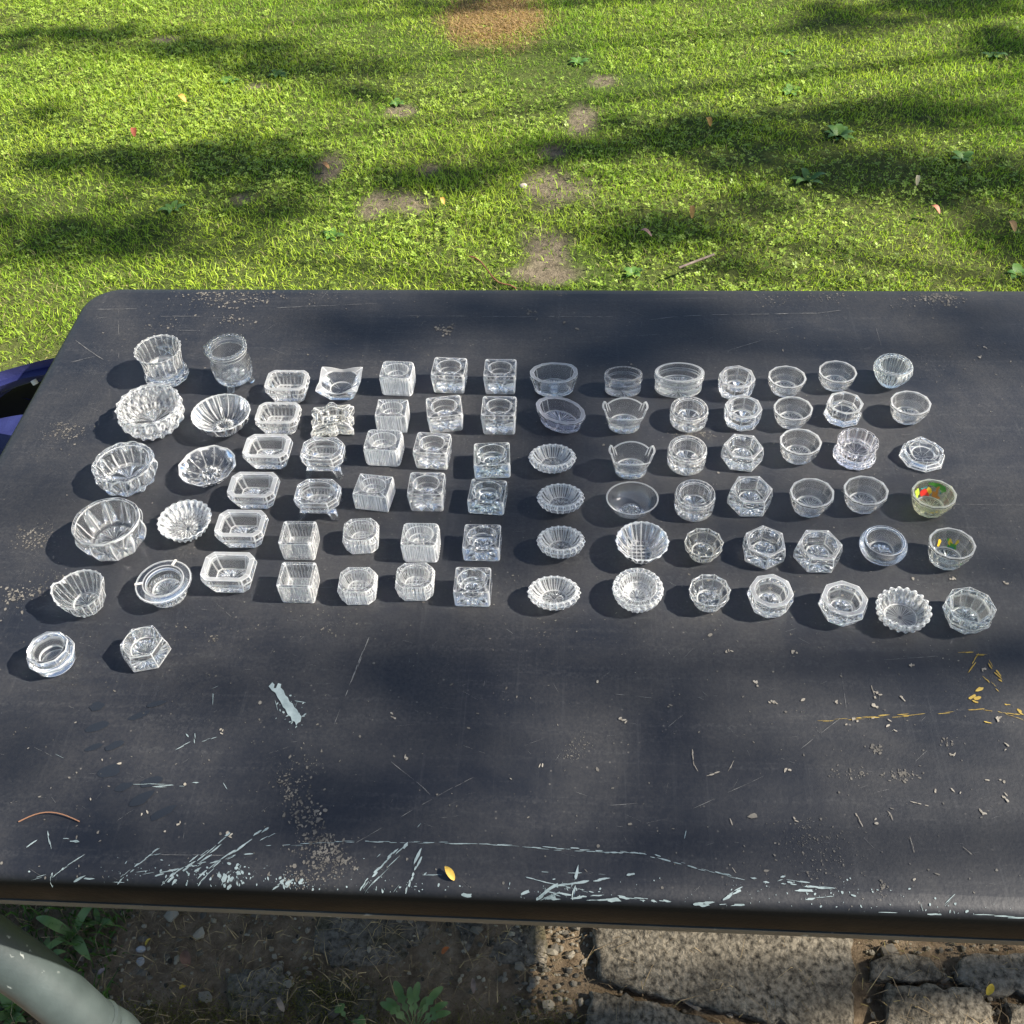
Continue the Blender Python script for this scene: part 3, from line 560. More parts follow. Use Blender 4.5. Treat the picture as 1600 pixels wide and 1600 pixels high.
# dead straw-coloured patch
N_ = 16000; cx, cy_, rx, ry = DEAD
x = cx+rng.normal(0, .50, N_)*rx; y = cy_+rng.normal(0, .52, N_)*ry; k = rng.random(N_) < 1.5-np.hypot((x-cx)/rx, (y-cy_)/ry)-.45*fbm(x, y, 12, 78); x, y = x[k], y[k]; N_ = len(x)
col = np.array([.42, .29, .14])*rng.uniform(.45, 1.25, (N_, 1))*np.array([1, 1, 1])
V, F, C_ = blades(x, y, rng.uniform(.01, .035, N_), rng.uniform(.0015, .003, N_), rng.uniform(.6, .96, N_), col)
tag(link('dead_grass', mesh('dead_grass', V, F, M_STRAW, False, cols=C_)), 'patch of orange-brown dead grass at the top of the lawn', 'dead grass', kind='stuff')
def clover(x, y, z, sz, col, nl=3):
    Vs, Fs, Cs = [], [], []; n_ = len(x); a0 = rng.uniform(0, 2*np.pi, n_)
    tl = rng.normal(0, .28, (n_, 2))
    for j in range(nl):
        a = a0+j*2*np.pi/nl; d = np.stack([np.cos(a), np.sin(a)], 1); e = np.stack([-d[:, 1], d[:, 0]], 1)
        pts = []
        for (u, v) in ((0.05, 0), (.55, .42), (1.0, .30), (.92, 0), (1.0, -.30), (.55, -.42)):
            q = d*u*sz[:, None]+e*v*sz[:, None]
            zz = z+(q*tl).sum(1)+.18*sz*u+.10*abs(v)*sz
            pts.append(np.stack([x+q[:, 0], y+q[:, 1], zz], 1))
        Vs.append(np.stack(pts, 1).reshape(-1, 3)); i = np.arange(n_)[:, None]*6+j*n_*6
        Fs += [i+np.array([[0, 1, 2, 3]]), i+np.array([[0, 3, 4, 5]])]; Cs.append(np.repeat(col, 6, 0))
    return np.concatenate(Vs), Fs, np.concatenate(Cs)
x, y = lawn_pts(90000); d = 1.2*fbm(x, y, 2.2, 21)+.25*fbm(x, y, 8, 22)+.25*np.clip((x-.3), 0, 1)+.25*np.clip(-(x+1.2), 0, 1)
k = (rng.random(len(x)) < np.clip(.18+.80*d, .03, 1)) & keep_lawn(x, y, .2); x, y = x[k], y[k]
under = (x > -.6) & (x < .8) & (y < 1.4); x, y = x[~under], y[~under]
n_ = len(x); t = rng.random((n_, 1))
col = np.array([.22, .33, .045])*(1-t)+np.array([.38, .49, .09])*t; col[rng.random(n_) < .15] *= .6
V, F, C_ = clover(x, y, rng.uniform(.010, .028, n_), rng.uniform(.0036, .0082, n_), col)
tag(link('clover', mesh('clover', V, F, M_CLOVER, False, cols=C_)), 'small clover leaves spread through the lawn grass', 'clover', kind='stuff')
# broad-leaved lawn weeds: plantain and dandelion rosettes, each a plant of its own
def leaf_blade(L, W, arch=.35, lobes=0, seed=0, fold=.15):
    r = np.random.default_rng(seed); ns = 14; V = []; F = []
    for i in range(ns+1):
        t = i/ns; w_ = W*(math.sin(math.pi*min(1, t**.8*.93+.05))**.8)
        if lobes and t < .35: w_ = W*.12
        elif lobes: w_ = W*1.25*math.sin(math.pi*min(1, (t-.30)/.72))**.6; w_ *= (.25+.95*abs(math.sin(t*math.pi*lobes+r.uniform(-.1, .1)))) if t < .8 else 1.1
        z = L*(arch*math.sin(t*math.pi*.7)); yy = L*t
        V += [(-w_, yy, z+w_*fold), (0, yy, z), (w_, yy+.0, z+w_*fold)]
    for i in range(ns):
        a = i*3; F += [(a, a+1, a+4, a+3), (a+1, a+2, a+5, a+4)]
    return np.array(V), F
M_WEED = noisy('weed leaf', [(.3, (.04, .10, .018)), (.7, (.09, .17, .03))], 30, .5, .3, .001)
M_WEED2 = noisy('pale weed leaf', [(.3, (.07, .13, .035)), (.7, (.14, .20, .06))], 30, .5, .3, .001)
def weed(px, py, z, nl, L, W, lobes, label, seed, m=None, arch=.35, spread=None, a0=0, name='lawn_weed', cat='weed', group=None):
    p = at(px, py, z); root = tag(empty(name, p), label, cat, group); r = np.random.default_rng(seed)
    for i in range(nl):
        s = r.uniform(.7, 1.1); Vv, Ff = leaf_blade(L*s, W*s, arch*r.uniform(.6, 1.3), lobes, seed*31+i)
        a = a0+(spread or 2*math.pi)*(i+r.uniform(-.2, .2))/nl; c, s_ = math.cos(a), math.sin(a)
        Vv = Vv@np.array([[c, s_, 0], [-s_, c, 0], [0, 0, 1]]); link('leaf', mesh('leaf', Vv, Ff, m or M_WEED), root)
    return root
WL = [(1235,145,7,.06,.016,'dark broad-leaved weed rosette in the lawn left of two spots of shade'),(1310,215,9,.075,.018,'largest dark broad-leaved weed clump in the right half of the lawn'),
      (1262,285,5,.085,.016,'upright broad-leaved weed standing alone in the shaded lawn band'),(1505,250,7,.06,.017,'broad-leaved weed at the right edge of the lawn, behind the shade band'),
      (1552,90,6,.06,.015,'broad-leaved weed near the top right corner'),(360,130,7,.06,.014,'broad-leaved weed in the upper left shade band of the lawn'),
      (435,120,6,.055,.014,'broad-leaved weed right of its neighbour in the upper left shade'),(620,165,6,.05,.014,'broad-leaved weed at the small bare spot left of the centre'),
      (905,100,7,.06,.013,'broad-leaved weed right of the brown dead patch'),(990,430,5,.05,.016,'broad-leaved weed just behind the table edge, right of centre'),
      (520,372,7,.05,.013,'broad-leaved weed between the table edge and the dark bare hole'),(270,330,6,.06,.013,'broad-leaved weed in the lower left shade band of the lawn'),
      (1590,430,5,.06,.02,'broad-leaved weed at the right edge right behind the table'),(1230,85,5,.05,.012,'pale weed high on the lawn, right of the centre')]
for i, (px, py, nl, L, W, lb) in enumerate(WL): weed(px, py, .006, nl, L*.62, W*.62, 0, lb, 40+i, group='weeds scattered over the lawn')
# ---------------------------------------------------------------- paving and soil strip in front
M_SOIL = mat('dark soil', rough=.95, spec=.15); n = N(M_SOIL)
n.l(n.ramp(n.noise(45, 9, rough=.7), [(.28, (.11, .075, .045)), (.55, (.31, .23, .145)), (.78, (.50, .40, .28))]), n.b.inputs['Base Color']); n.bump(n.noise(60, 9, rough=.75), 1., .02)
nx, ny = 150, 50; xs = np.linspace(-1.6, 1.6, nx); ys = np.linspace(-.6, .85, ny); X, Y = np.meshgrid(xs, ys)
Zg = .014+.006*fbm(X, Y, 14, 31)+.003*fbm(X, Y, 60, 32)
V = np.stack([X.ravel(), Y.ravel(), Zg.ravel()], 1); i, j = np.meshgrid(np.arange(nx-1), np.arange(ny-1)); a = (j*nx+i).ravel()
path = tag(link('paving', mesh('paving', V, [np.stack([a, a+1, a+nx+1, a+nx], 1)], M_SOIL)), kind='structure')
def paver_mat(name, lo, hi, moss=0):
    m = mat(name, rough=.9, spec=.2); n = N(m)
    f = n.noise(120, 5, rough=.65); g = n.noise(12, 6); c = n.ramp(f, [(.32, tuple(v*.35 for v in lo)), (.42, tuple(v*1.5 for v in lo)), (.60, tuple(v*1.25 for v in hi))])
    c = n.mix(n.ramp(g, [(.45, (0,)), (.75, (.7,))]), c, tuple(v*.5 for v in lo))
    if moss: c = n.mix(n.ramp(n.noise(9, 6), [(.5, (0,)), (.62, (moss,))]), c, (.09, .075, .02))
    n.l(c, n.b.inputs['Base Color'])
    v1 = n.vor(150, n.mix(.03, n.co.outputs['Object'], n.noise(40, 3))); n.bump(n.mix(.72, v1.outputs[0], n.noise(95, 9, rough=.7)), 1., .007); return m
M_PAV = paver_mat('sandy concrete', (.065, .055, .04), (.21, .18, .132)); M_PAV2 = paver_mat('grey concrete', (.075, .064, .047), (.19, .165, .125), .6)
def paver(P, z1, m, seed, rough=.006):
    """irregular slab from photo corner points"""
    r = np.random.default_rng(seed); Q = [at(px, py, z1)[:2] for px, py in P]; E = []
    for a, b in zip(Q, Q[1:]+Q[:1]):
        k_ = max(3, int(np.hypot(*(b-a))/.012))
        for s in range(k_): E.append(a+(b-a)*s/k_+r.normal(0, rough*.4, 2))
    E = np.array(E); c = E.mean(0); K = len(E); V = []; F = []
    for sc, z in ((1., -.01), (1., z1-.008), (.985, z1-.002), (.95, z1)):
        for e in E: V.append((*(c+(e-c)*sc), z+(r.normal(0, .0008) if z > 0 else 0)))
    for l_ in range(3):
        for i in range(K): F.append((l_*K+i, l_*K+(i+1) % K, (l_+1)*K+(i+1) % K, (l_+1)*K+i))
    V.append((*c, z1+.001)); F += [(3*K+i, 3*K+(i+1) % K, 4*K) for i in range(K)]
    return link('paver', mesh('paver', np.array(V), F, m, sharp=60), path)
PV = [([(916,1405),(1334,1410),(1336,1640),(1250,1606),(1100,1572),(1000,1546),(938,1528)], .034, M_PAV),
      ([(922,1543),(1050,1574),(1215,1612),(1330,1650),(1330,1760),(905,1760)], .032, M_PAV),
      ([(1362,1498),(1405,1486),(1450,1492),(1475,1520),(1470,1534),(1380,1532),(1358,1528)], .03, M_PAV),
      ([(1386,1540),(1520,1540),(1552,1575),(1560,1690),(1384,1690)], .033, M_PAV),
      ([(1500,1500),(1530,1488),(1680,1492),(1680,1552),(1540,1556),(1498,1530)], .031, M_PAV2),
      ([(1575,1565),(1700,1560),(1700,1700),(1580,1700)], .031, M_PAV),
      ([(497,1400),(655,1400),(672,1460),(655,1492),(600,1508),(520,1512),(492,1480)], .019, M_PAV2),
      ([(705,1400),(850,1400),(858,1506),(800,1505),(720,1486)], .019, M_PAV2),
      ([(462,1540),(545,1528),(590,1545),(590,1640),(462,1640)], .019, M_PAV2),
      ([(352,1520),(440,1505),(452,1560),(440,1600),(350,1590)], .018, M_PAV2)]
for i, (P_, z1, m_) in enumerate(PV): paver(P_, z1, m_, 60+i)
# pebbles, twigs and moss on the soil
def pebble_cloud(x, y, z, s, seed):
    r = np.random.default_rng(seed); n_ = len(x); ico = np.array([(0,0,1),(.89,0,.45),(.28,.85,.45),(-.72,.53,.45),(-.72,-.53,.45),(.28,-.85,.45),(.72,.53,-.45),(-.28,.85,-.45),(-.89,0,-.45),(-.28,-.85,-.45),(.72,-.53,-.45),(0,0,-1)])
    fc = np.array([(0,1,2),(0,2,3),(0,3,4),(0,4,5),(0,5,1),(1,6,2),(2,7,3),(3,8,4),(4,9,5),(5,10,1),(6,7,2),(7,8,3),(8,9,4),(9,10,5),(10,6,1)])
    V = ico[None]*r.uniform(.6, 1.25, (n_, 12, 1))*s[:, None, None]*np.stack([r.uniform(.7, 1.3, n_), r.uniform(.6, 1.1, n_), r.uniform(.4, .75, n_)], 1)[:, None]
    V = V+np.stack([x, y, z], 1)[:, None]; F = (np.arange(n_)[:, None, None]*12+fc[None]).reshape(-1, 3)
    return V.reshape(-1, 3), F
M_PEB = leafmat('pebble', .85)
n_ = 9000; x = rng.uniform(-.95, .85, n_); y = rng.uniform(.25, .68, n_)
den = .35+.6*fbm(x, y, 9, 41); den[(x > .395)] += .4; den[(x > -.07) & (x < .03) & (y > .38)] += .9
k = rng.random(n_) < den; x, y = x[k], y[k]; n_ = len(x); s = rng.gamma(2.2, .0009, n_)+.001; s[rng.random(n_) < .03] *= 2.4; s[(x > -.07) & (x < .03)] *= 1.15
V, F = pebble_cloud(x, y, .016+.006*fbm(x, y, 14, 31)+s*.3, s, 5)
g = rng.uniform(.12, .5, (n_, 1)); col = g*np.array([1, .88, .70]); col[rng.random(n_) < .35] *= .4
tag(link('gravel', mesh('gravel', V, [F], M_PEB, False, cols=np.repeat(col, 12, 0))), 'small grey pebbles on the soil between the paving slabs', 'gravel', kind='stuff')
n_ = 7000; x = rng.uniform(-.95, .85, n_); y = rng.uniform(.25, .68, n_); k = rng.random(n_) < .25+.6*(x < -.02)+.4*(x > .38); x, y = x[k], y[k]; n_ = len(x)
col = np.array([.34, .25, .15])*rng.uniform(.3, 1.5, (n_, 1))
V, F, C_ = blades(x, y, rng.uniform(.012, .05, n_), rng.uniform(.0006, .0016, n_), rng.uniform(.94, .995, n_), col, z0=.022)
tag(link('dry_stalks', mesh('dry_stalks', V, F, M_STRAW, False, cols=C_)), 'dry stalks and rootlets littering the soil below the table edge', 'stalks', kind='stuff')
n_ = 9000; x = rng.normal(0, 1, n_); y = rng.normal(0, 1, n_); ms = [(-.33, .43, .05, .02), (-.20, .40, .09, .012), (-.42, .385, .08, .01), (-.03, .40, .05, .02), (-.52, .40, .06, .014)]
c = rng.integers(0, len(ms), n_); ms = np.array(ms)[c]; x = ms[:, 0]+x*ms[:, 2]; y = ms[:, 1]+y*ms[:, 3]
V, F, C_ = blades(x, y, rng.uniform(.002, .006, n_), rng.uniform(.0008, .0018, n_), rng.uniform(.2, .8, n_), np.array([.16, .15, .03])*rng.uniform(.4, 1.5, (n_, 1)), z0=.022)
tag(link('moss', mesh('moss', V, F, M_BLADE, False, cols=C_)), 'olive moss on the paving edges below the table', 'moss', kind='stuff')
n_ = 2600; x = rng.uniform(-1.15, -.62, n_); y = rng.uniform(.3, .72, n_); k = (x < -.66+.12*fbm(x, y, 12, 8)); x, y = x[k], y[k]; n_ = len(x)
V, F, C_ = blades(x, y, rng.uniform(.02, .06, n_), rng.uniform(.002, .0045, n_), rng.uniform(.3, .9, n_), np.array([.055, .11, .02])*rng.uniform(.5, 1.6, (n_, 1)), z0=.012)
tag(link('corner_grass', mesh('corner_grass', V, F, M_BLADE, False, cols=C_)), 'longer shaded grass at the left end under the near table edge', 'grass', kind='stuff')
for i, (px, py, nl, L, W, lo, lb, a0) in enumerate([(115,1462,4,.055,.0075,0,'broad pale-green leaves between the table edge and the grey tube',-2.0),(75,1500,5,.035,.006,0,'small leafy weed right against the grey tube',0.),(20,1585,5,.04,.007,0,'leafy weed under the grey tube at the bottom left corner',.6),(155,1440,3,.025,.005,0,'tiny round-leaved seedling beside the shaded grass',.4)]):
    weed(px, py, .02, nl, L, W, lo, lb, 80+i, M_WEED2, .5, a0=a0, name='leafy_weed')
weed(648, 1612, .02, 9, .060, .0046, 6, 'dandelion rosette with toothed leaves growing between slabs at the bottom centre', 90, M_WEED2, .55, spread=2.6, a0=-1.2, name='dandelion', cat='dandelion')
weed(545, 1597, .02, 3, .030, .007, 2, 'small toothed dandelion seedling left of the large rosette', 91, M_WEED2, .4, a0=.5, name='dandelion', cat='dandelion')
# fallen leaves
def fallen(px, py, z, L, W, rz, col, label, name='fallen_leaf', curl=.5, seed=0):
    Vv, Ff = leaf_blade(L*(.6 if z < .5 else 1), W*(.55 if z < .5 else 1), curl, 0, seed, .5); Vv = Vv-[0, L/2, 0]; c, s = math.cos(rz), math.sin(rz)
    Vv = Vv@np.array([[c, s, 0], [-s, c, 0], [0, 0, 1]]); Vv = np.vstack([Vv, Vv+[0, 0, -.0005]]); nb = len(Vv)//2
    m_ = noisy('leaf tone', [(.3, tuple(v*.6 for v in col)), (.7, col)], 120, .6, .3, .0005)
    Vv[:, 2] -= Vv[:, 2].min()
    return tag(link(name, mesh(name, Vv, Ff+[tuple(i+nb for i in f[::-1]) for f in Ff], m_), loc=at(px, py, z)+np.array([0, 0, .001])), label, 'leaf')
fallen(703, 1367, .73, .0115, .0026, .7, (.62, .40, .07), 'small curled yellow leaf on the tabletop near its front edge', seed=1, curl=.3)
for i, q in enumerate([(292,1492,.022,.035,.013,.4,(.17,.09,.055),'crumpled brown leaf on the soil left of centre below the table'),(168,1518,.022,.028,.006,-1.0,(.36,.26,.22),'pale pink-brown leaf lying on gravel right of the grey tube'),
    (437,1565,.03,.03,.007,.6,(.25,.20,.15),'curled grey-brown leaf beside the mossy slab'),(700,1484,.03,.020,.006,-.9,(.45,.13,.03),'small orange-red leaf behind the dandelion'),
    (1547,1543,.036,.024,.008,-.6,(.75,.50,.05),'yellow leaf on the slab at the right'),(1220,1482,.036,.0,.0,0,(.3,.2,.1),''),(740,1535,.03,.028,.006,.1,(.22,.16,.12),'narrow brown leaf right of the dandelion'),
    (236,1470,.022,.018,.004,-.7,(.62,.42,.06),'tiny yellow leaf on gravel below the left of the table'),(290,1543,.022,.016,.005,-1.4,(.68,.42,.04),'tiny yellow-orange leaf in front of the crumpled brown one'),
    (1150,244,.035,.0,.0,0,(.3,.2,.1),''),(1105,192,.03,.05,.014,.3,(.50,.27,.06),'tan leaf on the lawn at the edge of the central shade'),(282,157,.03,.05,.016,1.,(.55,.28,.06),'orange leaf on the lawn in the upper left quarter'),
    (212,208,.03,.05,.016,.2,(.22,.06,.03),'dark red leaf on the lawn at left'),(1080,332,.03,.06,.012,0.,(.55,.30,.08),'orange-tan leaf upright in the lawn right of the bare soil'),
    (1432,283,.03,.05,.010,-.2,(.60,.50,.30),'pale tan leaf in the lawn shade band at right'),(1455,330,.03,.045,.014,.9,(.35,.14,.08),'reddish leaf on the clover at right'),
    (1575,355,.03,.05,.016,.4,(.42,.25,.1),'brown leaf near the right edge of the lawn'),(1003,368,.03,.05,.012,1.3,(.45,.26,.2),'pinkish leaf right of the larger bare soil patch'),
    (505,262,.02,.04,.014,1.2,(.45,.24,.1),'brown leaf lying in the dark bare hole'),(690,315,.03,.035,.010,.5,(.5,.28,.06),'small orange leaf left of the bare soil patches')]):
    if q[3]: fallen(*q, seed=i+2)
tag(tube('fallen_twig', [at(735+9*i, 425+7*i-6*math.sin(i), 0)+np.array([0, 0, .045]) for i in range(9)], .0018, noisy('red twig', [(.3, (.14, .05, .03)), (.7, (.25, .11, .06))], 80)), 'reddish-brown twig in the grass just behind the table edge', 'twig')
tag(tube('fallen_stick', [at(1058+9*i, 446-3.5*i, 0)+np.array([0, 0, .05]) for i in range(7)], .003, noisy('stick bark', [(.3, (.08, .06, .05)), (.7, (.18, .14, .12))], 80)), 'greyish stick in the grass behind the table, right of centre', 'stick')
V, F = tube_geo([(0, 0, 0), (0, 0, 0)], .01)
def stone(px, py, s, label, col=(.45, .38, .32)):
    Vv, Ff = pebble_cloud(np.zeros(1), np.zeros(1), np.zeros(1), np.array([s]), int(px)); Vv = Vv+[0, 0, s*.35]
    me = mesh('stone', Vv, [Ff], noisy('stone', [(.3, tuple(c*.6 for c in col)), (.7, col)], 60), True)
    o = tag(link('stone', me, loc=at(px, py, .012)), label, 'stone'); sd = o.modifiers.new('s', 'SUBSURF'); sd.levels = sd.render_levels = 2
for q in [(817,293,.016,'pinkish stone at the left rim of the larger bare soil patch'),(221,1504,.011,'grey stone on the gravel below the left of the table',(.4,.39,.36)),(222,1485,.010,'light stone just behind the other grey one',(.5,.49,.46)),(1468,1560,.012,'stone between two slabs at the right',(.45,.4,.33)),(1300,1500,.011,'stone in the soil joint right of the big slab',(.5,.42,.33))]: stone(*q)
# ================================================================ table
TZ = .73; TX0, TX1, TY0, TY1 = -.609, .72, .291, 1.042
table = tag(empty('folding_table', (0, 0, 0)), 'black scratched tabletop with rounded corners carrying all the glass dishes', 'table')
m = mat('worn black plastic', rough=.5, spec=.50); n = N(m)
fine = n.noise(420, 3); grime = n.noise(7, 8, rough=.62, dist=.4); cloud = n.noise(2.3, 5, rough=.6)
scr = n.ramp(n.noise(6, 8, n.coord((1, 26, 1), (0, 0, .05)), rough=.75), [(.50, (0,)), (.75, (1,))])
scr2 = n.ramp(n.noise(5, 8, n.coord((30, 1, 1), (0, 0, .5)), rough=.8), [(.56, (0,)), (.8, (1,))])
v = n.vor(95); speck = n.ramp(v.outputs[0], [(.04, (1,)), (.11, (0,))])
c = n.mix(n.ramp(cloud, [(.3, (0,)), (.75, (1,))]), (.0040, .0058, .0110), (.0100, .0118, .0160))
c = n.mix(n.mix(1., n.ramp(grime, [(.35, (.06,)), (.80, (.55,))]), n.ramp(fine, [(.3, (.4,)), (.7, (.9,))]), 'MULTIPLY'), c, (.082, .076, .068))
c = n.mix(n.mix(1., scr, n.ramp(fine, [(.4, (0,)), (.7, (.35,))]), 'MULTIPLY'), c, (.085, .085, .085))
c = n.mix(n.mix(1., scr2, (.16, .16, .16), 'MULTIPLY'), c, (.13, .13, .13))
c = n.mix(n.mix(1., speck, n.ramp(n.noise(14, 4), [(.45, (0,)), (.7, (.4,))]), 'MULTIPLY'), c, (.22, .20, .17))
ge = n.new('ShaderNodeNewGeometry'); sz = n.new('ShaderNodeSeparateXYZ'); n.l(ge.outputs['Normal'], sz.inputs[0])
c = n.mix(n.ramp(sz.outputs[2], [(.45, (0,)), (.95, (1,))]), (.0045, .0045, .0045), c)      # shade on the side faces put into the colour; dust only on top
n.l(n.ramp(sz.outputs[2], [(.45, (.06,)), (.95, (.40,))]), n.b.inputs['Specular IOR Level'])
n.l(c, n.b.inputs['Base Color'])
n.l(n.ramp(grime, [(.3, (.40,)), (.7, (.62,))]), n.b.inputs['Roughness']); n.bump(n.noise(300, 4), .35, .0006)
M_TAB = m
def rrect(inset, r=.045, k=10):
    x0, x1, y0, y1 = TX0+inset, TX1-inset, TY0+inset, TY1-inset; r = max(.002, r-inset*.8); P_ = []
    for cx, cy_, a0 in ((x1-r, y1-r, 0), (x0+r, y1-r, 90), (x0+r, y0+r, 180), (x1-r, y0+r, 270)):
        for i in range(k+1):
            a = rad(a0+90*i/k); P_.append((cx+r*math.cos(a), cy_+r*math.sin(a)))
    return P_
def loops(prof, m, name, parent, capz=None):
    V = []; F = []; K = 44
    for ins, z in prof: V += [(x, y, z) for x, y in rrect(ins)]
    for l_ in range(len(prof)-1):
        for i in range(K): F.append((l_*K+i, l_*K+(i+1) % K, (l_+1)*K+(i+1) % K, (l_+1)*K+i))
    F.append(tuple(range(K))[::-1] if False else tuple(range(K))); F.append(tuple((len(prof)-1)*K+i for i in range(K))[::-1])
    return link(name, mesh(name, np.array(V), F, m, sharp=40), parent)
pr = [(.016, TZ), (.010, TZ-.0006), (.0055, TZ-.0022), (.002, TZ-.0055), (0, TZ-.011), (0, TZ-.034), (.0015, TZ-.0395)]
loops(pr, M_TAB, 'tabletop', table)
M_GREY = noisy('grey painted steel', [(.35, (.026, .035, .035)), (.65, (.054, .069, .068))], 14, .45, .25, .001, spec=.5, bsc=220)
n = N(M_GREY); v = n.vor(70, n.mix(.06, n.co.outputs['Object'], n.noise(30, 4))); ramp_ = [l_ for l_ in M_GREY.node_tree.links if l_.to_socket == n.b.inputs['Base Color']][0].from_socket
n.l(n.mix(n.mix(1., n.ramp(v.outputs[0], [(.10, (1,)), (.22, (0,))]), n.ramp(n.noise(9, 5), [(.52, (0,)), (.62, (1,))]), 'MULTIPLY'), ramp_, (.30, .32, .30)), n.b.inputs['Base Color'])
loops([(.0005, TZ-.040), (.0005, TZ-.048), (.002, TZ-.050)], M_GREY, 'frame_rail', table)
# grey tubular leg with its socket, at the near left corner
p = smooth_path([(-.60, .40, .672), (-.570, .345, .640), (-.53, .312, .585), (-.482, .292, .505), (-.453, .276, .44), (-.43, .26, .36)], 6)
leg = tube('leg', p, .0245, M_GREY, table, 28)
q = np.array([p[-1], p[-1]+(p[-1]-p[-4])*.02]); d_ = (p[-1]-p[-4]); d_ /= np.linalg.norm(d_)
c0 = at(172, 1592, .43)
def on_axis(z):
    a = p[-1]+d_*((z-p[-1][2])/d_[2]); return a
i_c = int(np.argmin([abs(v[2]-.425) for v in p])); a0 = p[i_c]; dd = p[i_c+1]-p[i_c-1]; dd /= np.linalg.norm(dd)
cp = [a0-dd*.006, a0-dd*.004, a0+dd*.002, a0+dd*.004]; V, F = tube_geo(cp, [.0249, .0272, .0272, .0249], 28); link('collar', mesh('collar', V, F, M_GREY, sharp=40), leg)
cp = [a0+dd*t for t in (.006, .010, .022, .034, .046, .050)]; V, F = tube_geo(cp, [.0250, .0285, .0303, .0303, .029, .0258], 28); link('socket', mesh('socket', V, F, M_GREY, sharp=40), leg)
e = p[-1]; tube('lower_leg', smooth_path([e, e+d_*.06, (e[0]+.04, e[1]-.03, .18), (e[0]+.05, e[1]-.035, .03)], 5), .022, M_GREY, leg, 20)
for (x_, y_) in ((-.52, .95), (.70, .95), (.70, .37)):
    o = tube('leg', [(x_, y_, TZ-.06), (x_, y_, .03)], .018, M_GREY, table, 16)
    tube('foot_cap', [(x_, y_, .035), (x_, y_, .005)], .021, mat('black rubber', (.02, .02, .02), .7), o, 16)
tube('cross_bar', [(-.52, .95, .25), (.70, .95, .25)], .012, M_GREY, table, 12)
# ---------------------------------------------------------------- wear on the tabletop: paint, dirt, seed husks, scratches; also painted shadow spots
class Flakes:
    def __init__(s): s.V = []; s.F = []
    def poly(s, c, ax, L, W, k=7, z=.0004, jag=.3):
        c = np.asarray(c)[:2]
        if not (TX0+.03 < c[0] < TX1-.03 and TY0+.003 < c[1] < TY1-.014): return
        z = z+random.uniform(0, .0005); a = np.array([math.cos(ax), math.sin(ax)]); b = np.array([-a[1], a[0]]); n0 = len(s.V)
        for i in range(k):
            t = 2*math.pi*i/k; r = 1+random.uniform(-jag, jag)
            pt = c+a*math.cos(t)*L*r+b*math.sin(t)*W*r; s.V.append((pt[0], pt[1], TZ+z+(np.interp(pt[1]-TY0, [0, .002, .0055, .010, .016], [-.011, -.0055, -.0022, -.0006, 0]) if pt[1] < TY0+.016 else 0)))
        s.F.append(tuple(range(n0, n0+k)))
    def speck(s, px, py, size, z=.0004, k=6):
        c = at(px, py); s.poly(c, random.uniform(0, 3.14), size*random.uniform(.5, 1.3), size*random.uniform(.3, .8), k, z)
    def stroke(s, pts, w, fill=.8, seg=7, z=.0004, jag=.35, off=.35):
        """a broken scrape: elongated flakes along a line given in photo pixels"""
        P_ = [np.array(q, float) for q in pts]
        for a, b in zip(P_, P_[1:]):
            L = np.hypot(*(b-a)); seg_ = min(seg*random.uniform(1., 2.5), max(L, 2)); k_ = max(1, int(L/seg_*1.5))
            for i in range(k_):
                if random.random() > fill*.85: continue
                t = (i+.5+random.uniform(-.3, .3))/k_; q = a+(b-a)*t; nrm = np.array([-(b-a)[1], (b-a)[0]])/max(L, 1e-6)
                q = q+nrm*random.gauss(0, w*off); c = at(*q); c2 = at(*(q+(b-a)/L*seg_*random.uniform(.4, .9))); d = (c2-c)[:2]
                s.poly(c, math.atan2(d[1], d[0]), np.hypot(*d), w*.000115*random.uniform(.25, 1.25), 9, z, jag)
    def blotch(s, px, py, rx, ry, n_, size, z=.0003):
        for _ in range(int(n_*1.2)): s.speck(px+random.gauss(0, rx*.6), py+random.gauss(0, ry*.6), size*.42*min(3, random.expovariate(1))+.00018, z)
    def obj(s, name, m): 
        o = link(name, mesh(name, np.array(s.V), s.F, m, False), table); o['kind'] = 'stuff'; return o
W_, D_, Y_, S_, B_ = Flakes(), Flakes(), Flakes(), Flakes(), Flakes()
